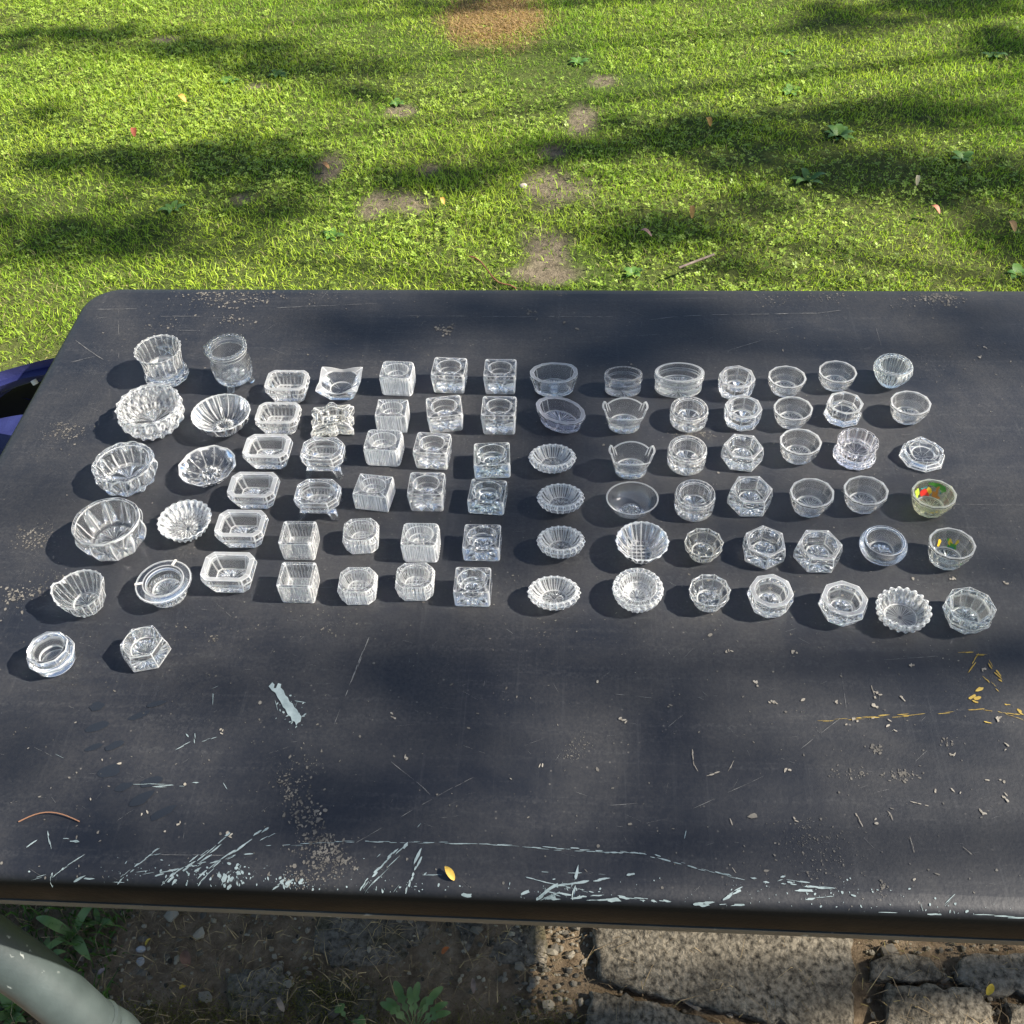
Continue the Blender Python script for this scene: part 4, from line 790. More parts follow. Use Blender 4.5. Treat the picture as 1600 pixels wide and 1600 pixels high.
for pts, w_, fl in [([(332,1075),(346,1069)],3,1),([(334,1079),(333,1104)],3,.9),([(270,1171),(292,1160)],6,1),([(304,1146),(305,1160)],5,1),([(290,1146),(294,1152)],5,1),([(317,1158),(341,1150)],3,.8),
    ([(463,1105),(466,1096),(478,1098)],3,1),([(432,1096),(434,1104)],3,1),([(179,1225),(345,1226)],1.5,.35),([(245,1229),(272,1229)],3.5,1),([(278,1228),(286,1228)],3,1),([(302,1227),(317,1227)],4,1),([(348,1222),(354,1232)],5,1),([(76,1301),(81,1330)],4,1),([(101,1313),(121,1313)],8,1),([(27,1339),(54,1320)],5,.8),
    ([(83,1367),(127,1339)],2.5,1),([(25,1374),(81,1364)],3,.8),([(69,1384),(78,1366)],7,1),([(83,1382),(130,1366)],5,.9),([(182,1374),(251,1325)],4,.9),([(133,1372),(189,1374)],5,.6),([(206,1367),(260,1359)],5,.9),([(238,1366),(345,1345)],5,.7),
    ([(238,1389),(300,1350),(340,1318),(358,1303)],8,.95),([(270,1381),(337,1337)],7,.7),([(297,1386),(350,1342),(418,1296)],7,.9),([(340,1350),(392,1328)],4,.6),([(372,1338),(394,1336)],4,.8),([(410,1312),(425,1304)],3,.8),([(422,1387),(456,1374)],8,.9),([(430,1380),(470,1366)],5,.5),
    ([(236,1338),(260,1332)],2,.6),([(418,1323),(537,1315)],2,.9),([(530,1315),(665,1317)],2.2,.75),([(665,1317),(766,1319),(867,1327)],3,.9),([(867,1327),(1002,1334),(1070,1352)],4,1),([(1063,1351),(1161,1375)],4,.95),([(1161,1375),(1229,1381),(1300,1389)],5,.7),
    ([(564,1388),(610,1340),(638,1315)],7,.85),([(575,1388),(620,1345)],5,.7),([(638,1391),(650,1355),(667,1322)],7,.9),([(655,1367),(682,1368)],3,1),([(648,1300),(658,1288)],3,.8),([(588,1341),(594,1335)],4,1),([(612,1392),(630,1376)],3,.8),
    ([(653,1396),(678,1397)],8,1),([(724,1398),(820,1403)],8,1),([(808,1404),(825,1398)],9,1),([(837,1401),(870,1385),(962,1372)],8,1),([(850,1402),(900,1384)],5,.8),([(820,1372),(875,1384),(928,1394)],3,.9),([(898,1398),(906,1364)],8,1),([(844,1404),(969,1401)],8,1),([(860,1392),(885,1397)],8,1),
    ([(911,1409),(1070,1415)],6,1),([(969,1399),(1045,1408)],5,.9),([(1060,1417),(1279,1422)],5,.75),([(1279,1422),(1600,1430)],3.5,.8),([(979,1371),(992,1369)],6,1),([(1134,1403),(1161,1390)],8,1),([(835,1362),(950,1367)],2,.35),([(876,1345),(877,1335)],3,1),
    ([(1165,1376),(1180,1380)],5,.9),([(1210,1379),(1228,1373)],6,1),([(1235,1375),(1260,1378)],4,.8),([(1120,1379),(1180,1383)],3,.4),([(1185,1389),(1310,1392)],7,.35),([(1240,1405),(1300,1401)],5,.6),([(1316,1411),(1336,1418)],6,.9),([(1060,1413),(1160,1409)],6,.6),([(1320,1395),(1345,1403)],5,.5),
    ([(1070,1298),(1068,1308)],6,1),([(1440,1415),(1444,1424)],4,1),([(1470,1420),(1490,1400)],3,.6),([(39,1384),(42,1390)],8,1),([(92,1183),(100,1187)],4,1),([(490,920),(520,918)],.5,.3)]:
    W_.stroke(pts, w_, fl)
big = [(1245,98),(1262,80),(1272,90),(1268,108),(1279,106),(1288,84),(1303,88),(1300,104),(1314,118),(1322,140),(1334,150),(1340,168),(1356,178),(1364,196),(1376,206),(1384,222),(1397,238),(1392,262),(1380,268),(1372,280),(1366,262),(1352,258),(1346,238),(1334,232),(1322,204),(1312,196),(1300,170),(1286,150),(1276,128),(1260,118)]
n0 = len(W_.V)
for qx, qy in big: c = at(qx/2.963, 1040+qy/2.963); W_.V.append((c[0], c[1], TZ+.0009))
W_.F.append(tuple(range(n0, n0+len(big))))
for qx, qy, qa in ((1330,235,.6),(1345,262,.2),(1352,268,1.),(1405,235,.1),(1412,228,.7),(1372,285,1.2),(1310,150,.4),(1285,178,1.1)): W_.poly(at(qx/2.963, 1040+qy/2.963), qa, .0012, .0006, 6)
W_.blotch(366, 1370, 26, 16, 60, .0022); W_.blotch(452, 1380, 30, 14, 50, .0012); W_.blotch(1250, 1395, 110, 18, 70, .0009); W_.blotch(900, 1395, 120, 18, 60, .0008); W_.blotch(300, 1370, 150, 24, 110, .0009); W_.blotch(600, 1385, 90, 14, 50, .0008); W_.blotch(1450, 1425, 160, 10, 50, .0008); W_.blotch(455, 1110, 20, 24, 25, .0008)
W_.obj('paint_flecks', noisy('pale blue-white paint', [(.3, (.14, .18, .185)), (.7, (.28, .335, .335))], 90, .6, .3, .0005))
for q in [(345,463,60,18,330,.0016),(395,455,26,16,120,.0017),(320,452,20,8,60,.0016),(362,500,26,10,60,.0014),(255,507,26,12,40,.0012),(499,458,30,12,90,.0013),(694,515,14,7,50,.0022),(828,489,9,5,30,.0018),(1466,462,38,12,380,.0013),(1420,468,60,14,120,.0008),(1212,467,30,12,90,.0009),(1290,462,34,8,110,.0010),(415,470,12,6,20,.0016),(440,462,12,6,20,.0016),
    (103,676,26,16,200,.0009),(60,842,30,18,170,.0012),(24,934,16,14,60,.0016),(60,925,24,8,60,.0011),(90,900,26,10,60,.0008),(480,1200,24,22,60,.0010),(460,1240,22,26,90,.0012),(475,1275,26,20,110,.0014),(500,1320,34,28,260,.0013),(520,1350,30,20,160,.0013),(470,1375,40,16,120,.0011),(440,1215,16,20,40,.0010),
    (1072,676,26,8,120,.0008),(1100,682,20,5,60,.0012),(1210,855,20,6,60,.0010),(985,575,10,8,8,.0012),(1260,1000,60,30,40,.0006),(1290,1350,60,40,160,.0006),(1260,1300,50,26,120,.0006),(1340,1210,36,8,40,.0010),(1410,1213,24,8,60,.0016),(1370,1172,12,7,20,.0016),(1378,1388,8,12,30,.0016),(1480,1160,12,8,24,.0011),(905,1160,20,12,60,.0005),(893,1177,20,12,60,.0005),
    (880,455,22,6,30,.0010),(830,960,160,60,60,.0005),(560,700,300,120,160,.0004),(1500,560,60,40,60,.0007),(1450,1000,120,100,90,.0005),(300,1000,160,60,90,.0006),(520,970,40,20,60,.0008),(335,1000,8,6,24,.0014),(505,985,10,6,12,.0012)]: D_.blotch(*q)
for _ in range(900): D_.speck(random.uniform(0, 1600), random.uniform(455, 1395), .0004+.0004*random.expovariate(1))
D_.obj('dirt_specks', noisy('dried dirt', [(.3, (.06, .056, .05)), (.7, (.165, .152, .13))], 60, .9, .3, .0005))
for pts, w_ in [([(1499,1022),(1522,1020)],6),([(1514,1046),(1529,1024)],6),([(1524,1024),(1545,1026)],5),([(1543,1034),(1552,1050),(1570,1064)],9),([(1509,1098),(1538,1081)],12),([(1512,1092),(1530,1098)],9),([(1565,1099),(1578,1101)],6),([(1538,1058),(1560,1080)],4),([(1583,1132),(1600,1134)],10),([(1540,1130),(1548,1132)],6),([(1558,1134),(1570,1130)],4),([(1586,1108),(1600,1116)],7),([(1578,1047),(1583,1055)],4),([(1560,1112),(1600,1126)],2),([(1556,1050),(1566,1060)],6)]: Y_.stroke(pts, w_, .85, 5)
Y_.stroke([(1269,1127),(1418,1118),(1532,1108),(1600,1118)], 2.4, .75); Y_.stroke([(1340,1122),(1424,1117)], 3.4, .9)
Y_.obj('yellow_scrape', noisy('yellow crayon', [(.3, (.22, .14, .02)), (.7, (.40, .29, .07))], 120, .8, .3, .0005))
for pts, w_, fl in [([(1022,499),(1060,495),(1114,492),(1276,490),(1309,486)],2.4,1),([(860,495),(957,496)],2,.9),([(439,481),(585,475)],1.6,.9),([(189,494),(310,495)],1.5,.8),([(643,494),(860,496)],1.5,.8),([(120,485),(208,483)],1.4,.8),([(130,500),(165,496)],1.4,.8),([(116,530),(140,548),(163,564)],2.4,1),([(71,577),(100,569),(144,559)],2,.9),
    ([(261,516),(300,517)],2,1),([(185,484),(186,560)],1,.6),([(575,1000),(541,1085)],4,1),([(541,1085),(505,1175)],1.5,.6),([(1459,788),(1600,790)],1.1,.9),([(960,797),(840,800)],.8,.3),([(1146,546),(1186,533)],1.4,.9),([(910,528),(1045,523)],.9,.6),([(1365,500),(1378,545)],.8,.6),([(530,1125),(660,1230),(720,1290)],1.2,.3),([(560,1315),(700,1235)],1.2,.6),([(700,1235),(760,1205)],1,.5),
    ([(1070,1270),(1200,1210),(1310,1125)],1.3,.5),([(1316,1060),(1324,1120)],.9,.5),([(1365,1033),(1460,1026)],1.1,.7),([(960,1085),(1016,1091)],1.2,.8),([(960,1258),(1005,1255)],1,.6),([(1040,1140),(1066,1118)],1,.6),([(250,1336),(360,1337)],1,.7),([(30,600),(60,560)],.8,.4),([(500,470),(515,452)],1.5,.5),([(1350,458),(1380,459)],2.6,1),([(1095,459),(1102,457)],2,1),([(1000,468),(1120,466)],1,.6),([(1200,520),(1290,500)],.7,.3)]: S_.stroke(pts, w_, fl, 9, jag=.2, off=.12)
for _ in range(420):
    x_, y_ = random.uniform(-50, 1650), random.uniform(455, 1395); a_ = random.gauss(0, .8); L_ = random.uniform(4, 34); S_.stroke([(x_, y_), (x_+L_*math.cos(a_), y_+L_*math.sin(a_)*.7)], .5, .55, 5, jag=.15, off=.1)
S_.obj('scratches', noisy('scratched plastic', [(.3, (.09, .09, .088)), (.7, (.26, .255, .24))], 200, .8, 0))
for pts, w_ in [([(1081,1172),(1084,1195),(1090,1205)],3),([(1104,1213),(1122,1208)],5),([(1138,1205),(1146,1190)],2.5),([(1426,1254),(1452,1260)],3),([(1336,1270),(1347,1290)],4),([(1387,1265),(1394,1280)],4),([(1500,1320),(1517,1335)],2.2),([(1421,1306),(1428,1334)],2),([(1146,1358),(1152,1366)],3.5),([(1142,1282),(1145,1290)],4),([(1361,1072),(1366,1086)],2.5)]: B_.stroke(pts, w_, 1, 4, .0006, .2, .1)
for q in [(1138,1018),(1241,1018),(1182,1068),(1206,1097),(1260,1099),(1305,1098),(1371,1086),(1365,1103),(1411,1092),(1323,1130),(1337,1124),(1363,1122),(1389,1128),(1397,1141),(1489,1180),(1540,1220),(1566,1219),(1573,1252),(1537,1269),(1494,1233),(1461,1236),(1375,1287),(1246,1285),(1229,1202),(1435,1381),(1562,1124),(1570,1164),(1423,1040),(1537,1046),(186,1195),(223,1270),(280,1289),(260,1298),(357,1306),(287,1232),(145,1248),(845,1196),(800,1212),(636,1187),(615,1120),(935,1062),(974,1125),(540,905),(500,1270),(345,1142),(1490,905),(1568,908),(1425,905),(1320,770),(1315,930),(1110,905),(1530,560),(1540,545),(1225,548)]:
    c = at(*q)
    for _ in range(random.randint(1, 4)): B_.poly(c+np.array([random.gauss(0, .0015), random.gauss(0, .0015), 0]), random.uniform(0, 3), random.uniform(.0009, .0021), random.uniform(.0004, .0011), 8, .0006, .25)
B_.obj('seed_husks', noisy('husk', [(.3, (.16, .14, .11)), (.7, (.33, .30, .25))], 300, .8, .2, .0005))
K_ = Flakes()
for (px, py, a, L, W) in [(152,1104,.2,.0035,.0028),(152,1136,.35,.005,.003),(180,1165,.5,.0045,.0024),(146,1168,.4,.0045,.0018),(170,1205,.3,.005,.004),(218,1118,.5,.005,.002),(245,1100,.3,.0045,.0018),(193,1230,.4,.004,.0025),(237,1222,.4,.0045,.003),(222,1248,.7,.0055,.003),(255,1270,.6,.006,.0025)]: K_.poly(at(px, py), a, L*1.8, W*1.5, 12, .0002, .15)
K_.obj('damp_spots', mat('damp spot', (.0085, .011, .0155), .5, .5))  # dark ovals: small shadows painted onto the tabletop
tag(tube('dry_stem', [at(30+95*t, 1285-14*math.sin(t*3.0)+2*t)+np.array([0, 0, .0012+.002*math.sin(t*3)]) for t in np.linspace(0, 1, 12)], .0005, mat('stem', (.22, .11, .06), .7)), 'thin arched brown stem lying on the front left of the tabletop', 'stem')
# ================================================================ glass
G = {'c': glass('clear glass', (.985, .995, .99), .06, .012), 'w': glass('brilliant glass', (.99, .985, .97), .08, .025, .02), 'g': glass('greenish glass', (.945, .985, .96), .06, .01),
     'v': glass('violet glass', (.965, .945, .985), .07, .012), 'y': glass('yellowish glass', (.985, .97, .90), .08, .01), 'd': glass('dull glass', (.96, .96, .96), .06, .002, edge=.35), 'e': glass('pale green glass', (.965, .99, .955), .06, .006)}
for k_ in 'cw': G[k_+'grid'] = glass('waffle glass', (.985, .99, .985), .08, .01, grid=18)
G['p'] = glass('lime-washed glass', (.95, .975, .70), .12, .03)
WAFFLE = {'waffle_box', 'ribbed_block', 'ribbed_square', 'chamfer_waffle', 'tray_facet', 'fluted_cone', 'footed'}
cache = {}
GRP = 'small glass dishes set out in columns on the black table'
DISH = {}
def glass_mesh(t, tint):
    if (t, tint) not in cache:
        V, F4, F3 = vessel(TY[t]); cache[(t, tint)] = mesh(t, V, [F4, F3], G.get(tint+'grid', G[tint]) if t in WAFFLE else G[tint], True, 28, cols=vessel.edge[:, None])
    return cache[(t, tint)]
for key, t, bb, rz, tint, name, label in ITEMS:
    x_, y_, s_, h_ = FIT[key]; V, F4, F3 = vessel(TY[t])
    me = glass_mesh(t, tint)
    # a thing of one piece is one mesh; the painted and footed ones carry parts
    o = link(name, me, loc=(x_, y_, TZ+.0008)); o.rotation_euler = (0, 0, rz); o.scale = (s_, s_, h_)
    cat = {'glass_cup': 'glass cup', 'glass_bowl': 'glass bowl', 'painted_salt_bowl': 'salt bowl', 'faceted_salt_bowl': 'salt bowl', 'glass_saucer': 'saucer'}.get(name, 'salt dish')
    tag(o, label, cat, GRP); DISH[key] = (o, x_, y_, s_, h_, rz)
def part(name, key, V, F, m, sharp=40):
    o, x_, y_, s_, h_, rz = DISH[key]
    V = np.array(V, float)/np.array([s_, s_, h_])           # the parent's scale brings it back to metres
    return link(name, mesh(name, V, F, m, sharp=sharp), o)
def ball(c, r, sc=(1, 1, 1)):
    V = []; F = []; nu, nv = 10, 7
    for j in range(nv+1):
        a = math.pi*j/nv
        for i in range(nu):
            b = 2*math.pi*i/nu; V.append((c[0]+r*sc[0]*math.sin(a)*math.cos(b), c[1]+r*sc[1]*math.sin(a)*math.sin(b), c[2]+r*sc[2]*math.cos(a)))
    for j in range(nv):
        for i in range(nu): F.append((j*nu+i, (j+1)*nu+i, (j+1)*nu+(i+1) % nu, j*nu+(i+1) % nu))
    return V, F
# cauldron: feet, side handles, beads
o, x_, y_, s_, h_, rz = DISH['B1']
for a in (-95, 5, 130):
    a = rad(a); V, F = tube_geo(smooth_path([(s_*.50*math.cos(a), s_*.50*math.sin(a), h_*.24), (s_*.68*math.cos(a), s_*.68*math.sin(a), h_*.13), (s_*.80*math.cos(a), s_*.80*math.sin(a), .001)], 4), np.linspace(.0050, .0034, 9), 10)
    part('foot', 'B1', V, F, G['c'])
for a in (172,):
    a = rad(a); V, F = tube_geo(smooth_path([(s_*.92*math.cos(a), s_*.92*math.sin(a), h_*.94), (s_*1.14*math.cos(a), s_*1.14*math.sin(a), h_*.92), (s_*1.16*math.cos(a), s_*1.16*math.sin(a), h_*.78), (s_*.90*math.cos(a), s_*.90*math.sin(a), h_*.66)], 4), .0024, 10)
    part('handle', 'B1', V, F, G['c'])
mb = MB()
for i in range(26):
    a = 2*math.pi*i/26; mb.add(*ball((s_*.92*math.cos(a), s_*.92*math.sin(a), h_*1.01), .0021))
b_ = part('beaded_rim', 'B1', mb.V, mb.F, G['c']); b_['kind'] = 'stuff'
# star inside the tall cup: ridges of glass on the far wall
o, x_, y_, s_, h_, rz = DISH['A1']; mb = MB()
pts = []
for i in range(5):
    a = math.pi/2+i*4*math.pi/5; u_ = .52*math.cos(a); z_ = .60+.30*math.sin(a); pts.append((s_*.80*math.sin(u_), s_*.80*math.cos(u_), h_*z_))
for i in range(5):
    V, F = tube_geo([np.array(pts[i]), (np.array(pts[i])+pts[(i+1) % 5])/2*np.array([1.02, 1.05, 1]), np.array(pts[(i+1) % 5])], .0011, 6); mb.add(V, F)
part('pressed_star', 'A1', mb.V, mb.F, G['w'])
# feet of the two footed dishes
for key in ('D3', 'D4'):
    o, x_, y_, s_, h_, rz = DISH[key]
    for sx in (-1, 1):
        for sy in (-1, 1):
            V = []; 
            for (r_, z_, w_) in ((.62, .34, .17), (.70, .20, .14), (.76, 0., .12)):
                cx, cy_ = s_*r_*sx, s_*r_*.78*sy
                for (dx, dy) in ((-1, -1), (1, -1), (1, 1), (-1, 1)): V.append((cx+dx*w_*s_, cy_+dy*w_*s_*.8, h_*z_))
            F = [(0, 1, 2, 3)[::-1], (8, 9, 10, 11)]+[(l_*4+i, l_*4+(i+1) % 4, l_*4+4+(i+1) % 4, l_*4+4+i)[::-1] for l_ in (0, 1) for i in range(4)]
            part('foot', key, V, F, G['c'])
# tabs of the small basket bowl
# tape on the brim
M_TAPE = mat('tape', (.50, .48, .43), .5, .4); o, x_, y_, s_, h_, rz = DISH['B5']
for a in (rad(78), rad(192)):
    V = []
    for r_ in (.70, .99):
        for d_a in (-.06, .06): V.append((s_*r_*math.cos(a+d_a*.8/r_), s_*r_*math.sin(a+d_a*.8/r_), h_*(.955 if r_ < .8 else .935)))
    V += [(v[0], v[1], v[2]+.0004) for v in V]; part('tape_strip', 'B5', V, [(0, 1, 3, 2)[::-1], (4, 5, 7, 6), (0, 1, 5, 4), (2, 6, 7, 3), (0, 4, 6, 2), (1, 3, 7, 5)][:2], M_TAPE)
# enamel paintings on the inside walls of two bowls
EN = {k: mat('enamel '+k, c, .35, .5) for k, c in dict(red=(.62, .03, .02), yellow=(.80, .50, .03), green=(.08, .30, .03), lime=(.38, .55, .05), orange=(.62, .22, .03), teal=(.03, .22, .22)).items()}
def enamel(key, name, colour, shapes):
    """flat enamel strokes lying on the inner wall; each is (angle deg, height 0-1, half-angle, half-height, tilt)"""
    o, x_, y_, s_, h_, rz = DISH[key]; mb = MB(); asp = TY['facet_bowl'].get('asp', 1)
    for (a, z_, da, dz, tl) in shapes:
        k_ = 2.0 if key == 'N5' else 1.75; da, dz = da*k_, dz*k_*.95
        V = []; K = 9
        for i in range(K):
            t = 2*math.pi*i/K; r = 1+.2*math.sin(3*t+a); u_ = math.cos(t)*da*r; v_ = math.sin(t)*dz*r; c, s = math.cos(tl), math.sin(tl)
            aa = rad(a-math.degrees(rz))+(u_*c-v_*s); zz = min(.95, max(.20, z_-.10+(u_*s+v_*c))); rr = (.60+(zz-.16)*.34 if zz < .93 else .86)-.012
            V.append((s_*rr*math.cos(aa), s_*rr*asp*math.sin(aa), h_*zz))
        mb.add(V, [tuple(range(K))[::-1]])
    part(name, key, mb.V, mb.F, EN[colour])
enamel('N4', 'painted_bird', 'red', [(104, .50, .22, .10, .3), (112, .46, .13, .07, 0)]); enamel('N4', 'painted_wing', 'yellow', [(90, .56, .12, .10, -.8), (84, .50, .08, .07, -.9), (118, .5, .03, .04, 0)])
enamel('N4', 'painted_flower', 'lime', [(140, .72, .10, .10, .4), (148, .62, .08, .10, -.4), (134, .62, .07, .09, 0), (142, .50, .06, .08, .6), (152, .8, .05, .06, 0)])
enamel('N4', 'painted_trunk', 'orange', [(60, .62, .045, .26, -.25), (66, .42, .08, .10, -.6), (50, .36, .12, .05, 0), (60, .84, .04, .1, .3)])
enamel('N4', 'painted_leaves', 'green', [(78, .90, .16, .05, .2), (66, .92, .14, .05, -.2), (48, .86, .10, .07, -.5), (40, .78, .09, .06, -.8), (56, .94, .10, .03, 0)])
enamel('N4', 'painted_grass', 'teal', [(114, .72, .07, .03, .3), (104, .74, .08, .025, -.3), (46, .62, .05, .03, .5)])
enamel('N4', 'painted_base', 'yellow', [(250+i*12, .45+.1*(i % 3), .05, .05, i) for i in range(6)])
enamel('N5', 'painted_flower', 'yellow', [(112, .55, .06, .07, .3), (114, .42, .06, .04, 0), (74, .58, .06, .05, .5), (70, .48, .07, .05, 0), (50, .62, .04, .07, .3), (66, .38, .05, .04, 0)])
enamel('N5', 'painted_leaves', 'green', [(80, .62, .05, .03, .6), (62, .40, .12, .05, .3), (54, .46, .07, .04, -.5), (48, .36, .06, .04, 0), (72, .36, .06, .04, .2), (300, .5, .12, .1, 0), (290, .3, .14, .06, 0)])
enamel('N5', 'painted_grass', 'teal', [(58, .30, .10, .05, .1), (66, .26, .07, .04, 0)])
# ================================================================ blue camping chair left of the table
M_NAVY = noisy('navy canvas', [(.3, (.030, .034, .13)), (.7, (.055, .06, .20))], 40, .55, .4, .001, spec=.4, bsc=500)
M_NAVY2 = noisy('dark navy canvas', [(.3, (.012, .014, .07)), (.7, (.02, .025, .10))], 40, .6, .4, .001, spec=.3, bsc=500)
chair = tag(empty('camping_chair', (-.95, 1.0, 0)), 'navy blue canvas folding chair standing just left of the table', 'chair')
def strip(name, top, bot, th, m):
    """a stretched strip of cloth between two edges, with thickness"""
    top, bot = smooth_path(top, 5), smooth_path(bot, 5); K = len(top); V = []
    nrm = np.cross(top[-1]-top[0], bot[0]-top[0]); nrm /= np.linalg.norm(nrm)
    R = 5
    for s_ in (0, 1):
        for r in range(R):
            f = r/(R-1)
            for a, b in zip(top, bot): V.append(a*(1-f)+b*f+nrm*(th*s_+.012*math.sin(f*math.pi)))
    F = []
    for s_ in (0, 1):
        for r in range(R-1):
            for i in range(K-1):
                q = [s_*R*K+r*K+i, s_*R*K+r*K+i+1, s_*R*K+(r+1)*K+i+1, s_*R*K+(r+1)*K+i]; F.append(tuple(q if s_ else q[::-1]))
    for i in range(K-1): F += [(i, i+1, R*K+i+1, R*K+i), ((R-1)*K+i, R*K+(R-1)*K+i, R*K+(R-1)*K+i+1, (R-1)*K+i+1)]
    V = np.array(V)-np.array([-.95, 1.0, 0]); return link(name, mesh(name, V, F, m, sharp=50), chair)
def A(px, py, z): return at(px, py, z)
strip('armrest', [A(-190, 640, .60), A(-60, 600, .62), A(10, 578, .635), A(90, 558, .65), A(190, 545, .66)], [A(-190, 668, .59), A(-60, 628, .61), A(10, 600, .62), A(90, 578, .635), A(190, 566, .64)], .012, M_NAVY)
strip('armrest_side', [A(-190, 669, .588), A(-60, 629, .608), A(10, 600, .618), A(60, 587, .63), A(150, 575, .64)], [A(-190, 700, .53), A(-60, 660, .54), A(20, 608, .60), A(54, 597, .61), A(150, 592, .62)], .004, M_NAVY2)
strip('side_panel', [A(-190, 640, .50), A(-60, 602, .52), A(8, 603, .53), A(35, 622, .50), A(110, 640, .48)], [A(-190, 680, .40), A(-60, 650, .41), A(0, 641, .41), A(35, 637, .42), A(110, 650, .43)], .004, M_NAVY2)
strip('mesh_panel', [A(-190, 690, .56), A(-60, 645, .575), A(20, 606, .595), A(60, 592, .61), A(150, 585, .62)], [A(-190, 700, .42), A(-60, 668, .43), A(20, 650, .43), A(60, 648, .44), A(150, 655, .45)], .003, mat('black mesh cloth', (.006, .006, .008), .8, .2))  # black sheet added to fill the dark opening under the armrest
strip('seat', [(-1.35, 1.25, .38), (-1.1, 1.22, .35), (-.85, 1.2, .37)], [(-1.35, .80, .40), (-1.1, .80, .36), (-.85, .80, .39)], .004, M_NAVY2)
M_TUBE = mat('dark chair tube', (.03, .03, .035), .4)
for a, b in (((-1.38, .78, .01), (-.90, .80, .36)), ((-.84, .78, .01), (-1.36, .80, .36)), ((-1.38, 1.26, .01), (-.96, 1.2, .36)), ((-.86, 1.26, .01), (-1.36, 1.24, .36))):
    tube('leg', [np.array(a)-[-.95, 1, 0], np.array(b)-[-.95, 1, 0]], .009, M_TUBE, chair, 12)
tube('rivet', [A(52, 594, .625)-[-.95, 1., 0], A(56, 600, .62)-[-.95, 1., 0]], .004, mat('pale plastic', (.7, .66, .55), .4), chair, 12)
# driftwood-like root stub left of the table
tag(tube('wood_stub', smooth_path([at(-12, 705, .0)+np.array([0, 0, .0]), at(-5, 685, .0)+np.array([0, 0, .07]), at(2, 672, 0)+np.array([0, 0, .09])], 5), np.linspace(.03, .02, 11), noisy('weathered wood', [(.3, (.12, .09, .07)), (.7, (.34, .28, .22))], 50, .9, .8, .004), n=12), 'weathered wood stub in the grass at the left edge, below the blue chair', 'wood')
# ================================================================ trees beyond the right of the frame; their foliage casts the dappled shade
M_TLEAF = mat('tree leaf', (.05, .10, .02), .5, .4); n = N(M_TLEAF)
tr = n.new('ShaderNodeBsdfTranslucent'); tr.inputs[0].default_value = (.10, .19, .03, 1); mx = n.new('ShaderNodeMixShader'); mx.inputs[0].default_value = .35
n.l(n.b.outputs[0], mx.inputs[1]); n.l(tr.outputs[0], mx.inputs[2]); n.l(mx.outputs[0], M_TLEAF.node_tree.nodes['Material Output'].inputs[0])
M_BARK = noisy('bark', [(.3, (.06, .045, .035)), (.7, (.16, .12, .09))], 12, .9, .8, .02)
SHADE = [  # (photo x, y, half width, half height, density, height of the shaded surface)
 (110,65,150,16,1.1,0),(330,85,150,17,1.5,0),(455,112,120,18,1.5,0),(560,150,60,14,.9,0),(150,258,130,22,1.2,0),(370,265,140,36,1.9,0),(170,375,200,42,1.6,0),(420,335,80,20,.8,0),(655,285,150,22,2.0,0),(880,240,120,20,1.6,0),(1110,222,150,34,1.9,0),(1390,185,180,24,1.6,0),
 (1330,275,180,34,1.6,0),(1520,290,120,40,1.8,0),(1000,370,120,30,1.5,0),(1300,35,60,26,1.6,0),(1480,12,110,20,1.4,0),(1560,75,60,26,1.6,0),(1560,370,70,50,1.3,0),(1180,330,60,20,.6,0),(700,10,150,10,.7,0),(1130,420,60,16,.8,0),(60,180,60,16,.6,0),(720,350,50,14,.5,0),
 (560,520,110,20,1.5,.73),(720,485,150,26,2.2,.73),(880,468,110,28,1.9,.73),(1050,500,120,46,2.0,.73),(960,560,60,46,2.,.73),(870,640,75,90,2.3,.73),(865,790,75,85,1.9,.73),(800,930,60,30,.8,.73),(620,1010,150,45,2.0,.73),(600,1110,100,80,1.7,.73),(470,1210,80,90,.8,.73),(580,1280,120,44,1.3,.73),(950,1080,45,60,1.3,.73),(940,1230,40,70,.8,.73),
 (1030,1320,60,50,.8,.73),(1560,1010,70,70,1.6,.73),(1540,900,60,60,.8,.73),(1480,500,70,16,.6,.73),(150,1350,200,38,1.1,.73),(420,1350,140,32,1.2,.73),(820,1370,200,22,.5,.73),(1300,1230,160,50,.35,.73),(380,1080,90,50,1.0,.73),(60,1180,60,50,.5,.73),(770,870,50,50,1.3,.73),(1130,1190,90,40,.5,.73),(1350,1380,250,20,.3,.73),(30,800,50,60,.5,.73),(1130,860,60,40,.0,.73),
 (1010,1610,140,34,2.2,.03),(1560,1530,50,60,2.2,.03)]  # leaf clumps added only to throw shade on the paving
def leaf_cloud(C0, size, seed):
    r = np.random.default_rng(seed); n_ = len(C0); a = r.normal(size=(n_, 3)); a /= np.linalg.norm(a, axis=1)[:, None]; b = np.cross(a, r.normal(size=(n_, 3))); b /= np.linalg.norm(b, axis=1)[:, None]
    L = (size*r.uniform(.7, 1.2, n_))[:, None]; W = L*.5
    V = np.stack([C0-a*L, C0-a*L*.2+b*W, C0+a*L*.5+b*W*.8, C0+a*L, C0+a*L*.5-b*W*.8, C0-a*L*.2-b*W], 1).reshape(-1, 3)
    i = np.arange(n_)[:, None]*6; return V, [i+np.array([[0, 1, 2, 3]]), i+np.array([[0, 3, 4, 5]])]
P1, anchors = [], []
LA = .0015                                     # mean shading area of one leaf, m2
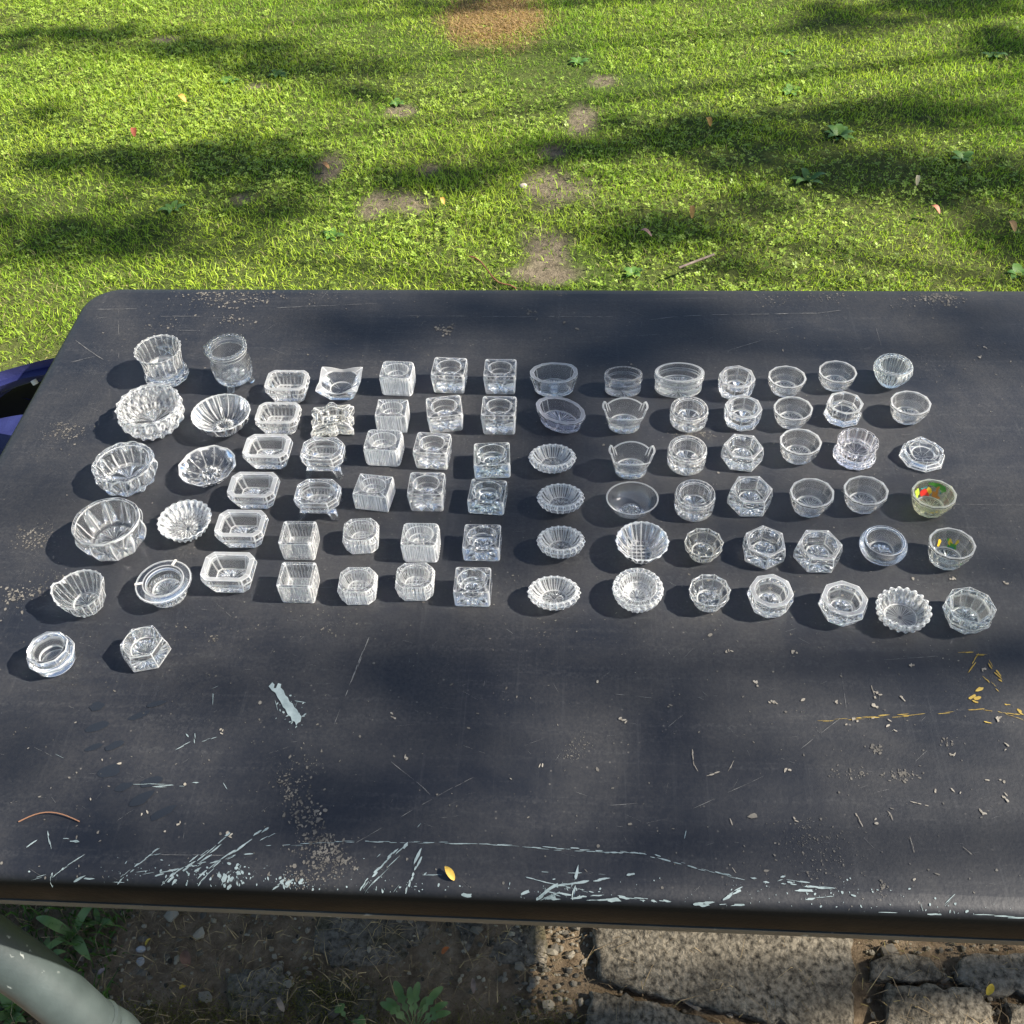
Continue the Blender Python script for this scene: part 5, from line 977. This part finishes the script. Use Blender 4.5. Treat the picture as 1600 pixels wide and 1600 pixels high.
for (px, py, rx, ry, dn, z) in SHADE:
    c = at(px, py, z); sx = abs(at(px+rx, py, z)[0]-c[0]); sy = abs(at(px, py-ry, z)[1]-at(px, py+ry, z)[1])/2
    n_ = int((1.9*dn if z < .5 else 1.5*dn)*math.pi*sx*sy*math.sin(rad(SUN_EL))/LA*1.15)
    q = rng.normal(0, .56, (n_, 2))*[sx, sy]; t_ = rng.uniform(7.2, 8.8)+rng.normal(0, .15, n_)
    P1.append(np.stack([c[0]+q[:, 0], c[1]+q[:, 1], np.full(n_, z)], 1)+SD*t_[:, None]); anchors.append(c+SD*t_.mean() if n_ else None)
anchors = [a for a in anchors if a is not None]
# the rest of the crowns, kept out of the light that reaches the table and the lawn in view
R_ = np.stack([rng.uniform(5, 13, 60000), rng.uniform(-4, 9, 60000), rng.uniform(3.2, 9.5, 60000)], 1)
cl = ((R_[:, 0]-9)/4.)**2+((R_[:, 1]-2.4)/5.5)**2+((R_[:, 2]-6.4)/3.)**2 < 1+.4*np.sin(R_[:, 0]*2.3)*np.sin(R_[:, 1]*1.9)
g0 = R_-SD*(R_[:, 2:]/SD[2]); g1 = R_-SD*((R_[:, 2:]-.73)/SD[2])
hit = ((g0[:, 0] > -2.6) & (g0[:, 0] < 2.0) & (g0[:, 1] > -.6) & (g0[:, 1] < 4.3))
hit |= (g1[:, 0] > -.7) & (g1[:, 0] < .9) & (g1[:, 1] > .1) & (g1[:, 1] < 1.2)
R_ = R_[cl & ~hit]
for side, (tx, ty_) in enumerate(((9.6, .6), (10.2, 4.2))):
    lab = ['broad tree right of the table whose foliage shades the tabletop', 'second tree further back on the right shading the lawn'][side]
    tr_ = tag(empty('shade_tree', (tx, ty_, 0)), lab, 'tree')
    sel = lambda A_: A_[(A_[:, 1] < 2.3) if side == 0 else (A_[:, 1] >= 2.3)]
    C0 = np.concatenate([sel(np.concatenate(P1)), sel(R_)]); Vv, Fs = leaf_cloud(C0-[tx, ty_, 0], .045, 7+side)
    link('crown', mesh('crown', Vv, Fs, M_TLEAF, False), tr_)
    mb = MB(); mb.add(*tube_geo(smooth_path([(0, 0, 0), (.05, .02, 1.5), (-.1, 0, 3.5), (-.2, .1, 5.2)], 5), np.linspace(.24, .12, 16), 14)); tk = mb.obj('trunk', M_BARK, tr_, True)
    an = [a for a in anchors if (a[1] < 2.3) == (side == 0)]
    for a in an[::2]:
        b = a-np.array([tx, ty_, 0]); s0 = np.array([-.15, .05, random.uniform(3.2, 5.)]); mid = (s0+b)/2+[0, 0, -.25]
        tube('branch', smooth_path([s0, mid, b], 4), np.linspace(.05, .008, 9), M_BARK, tr_, 6)
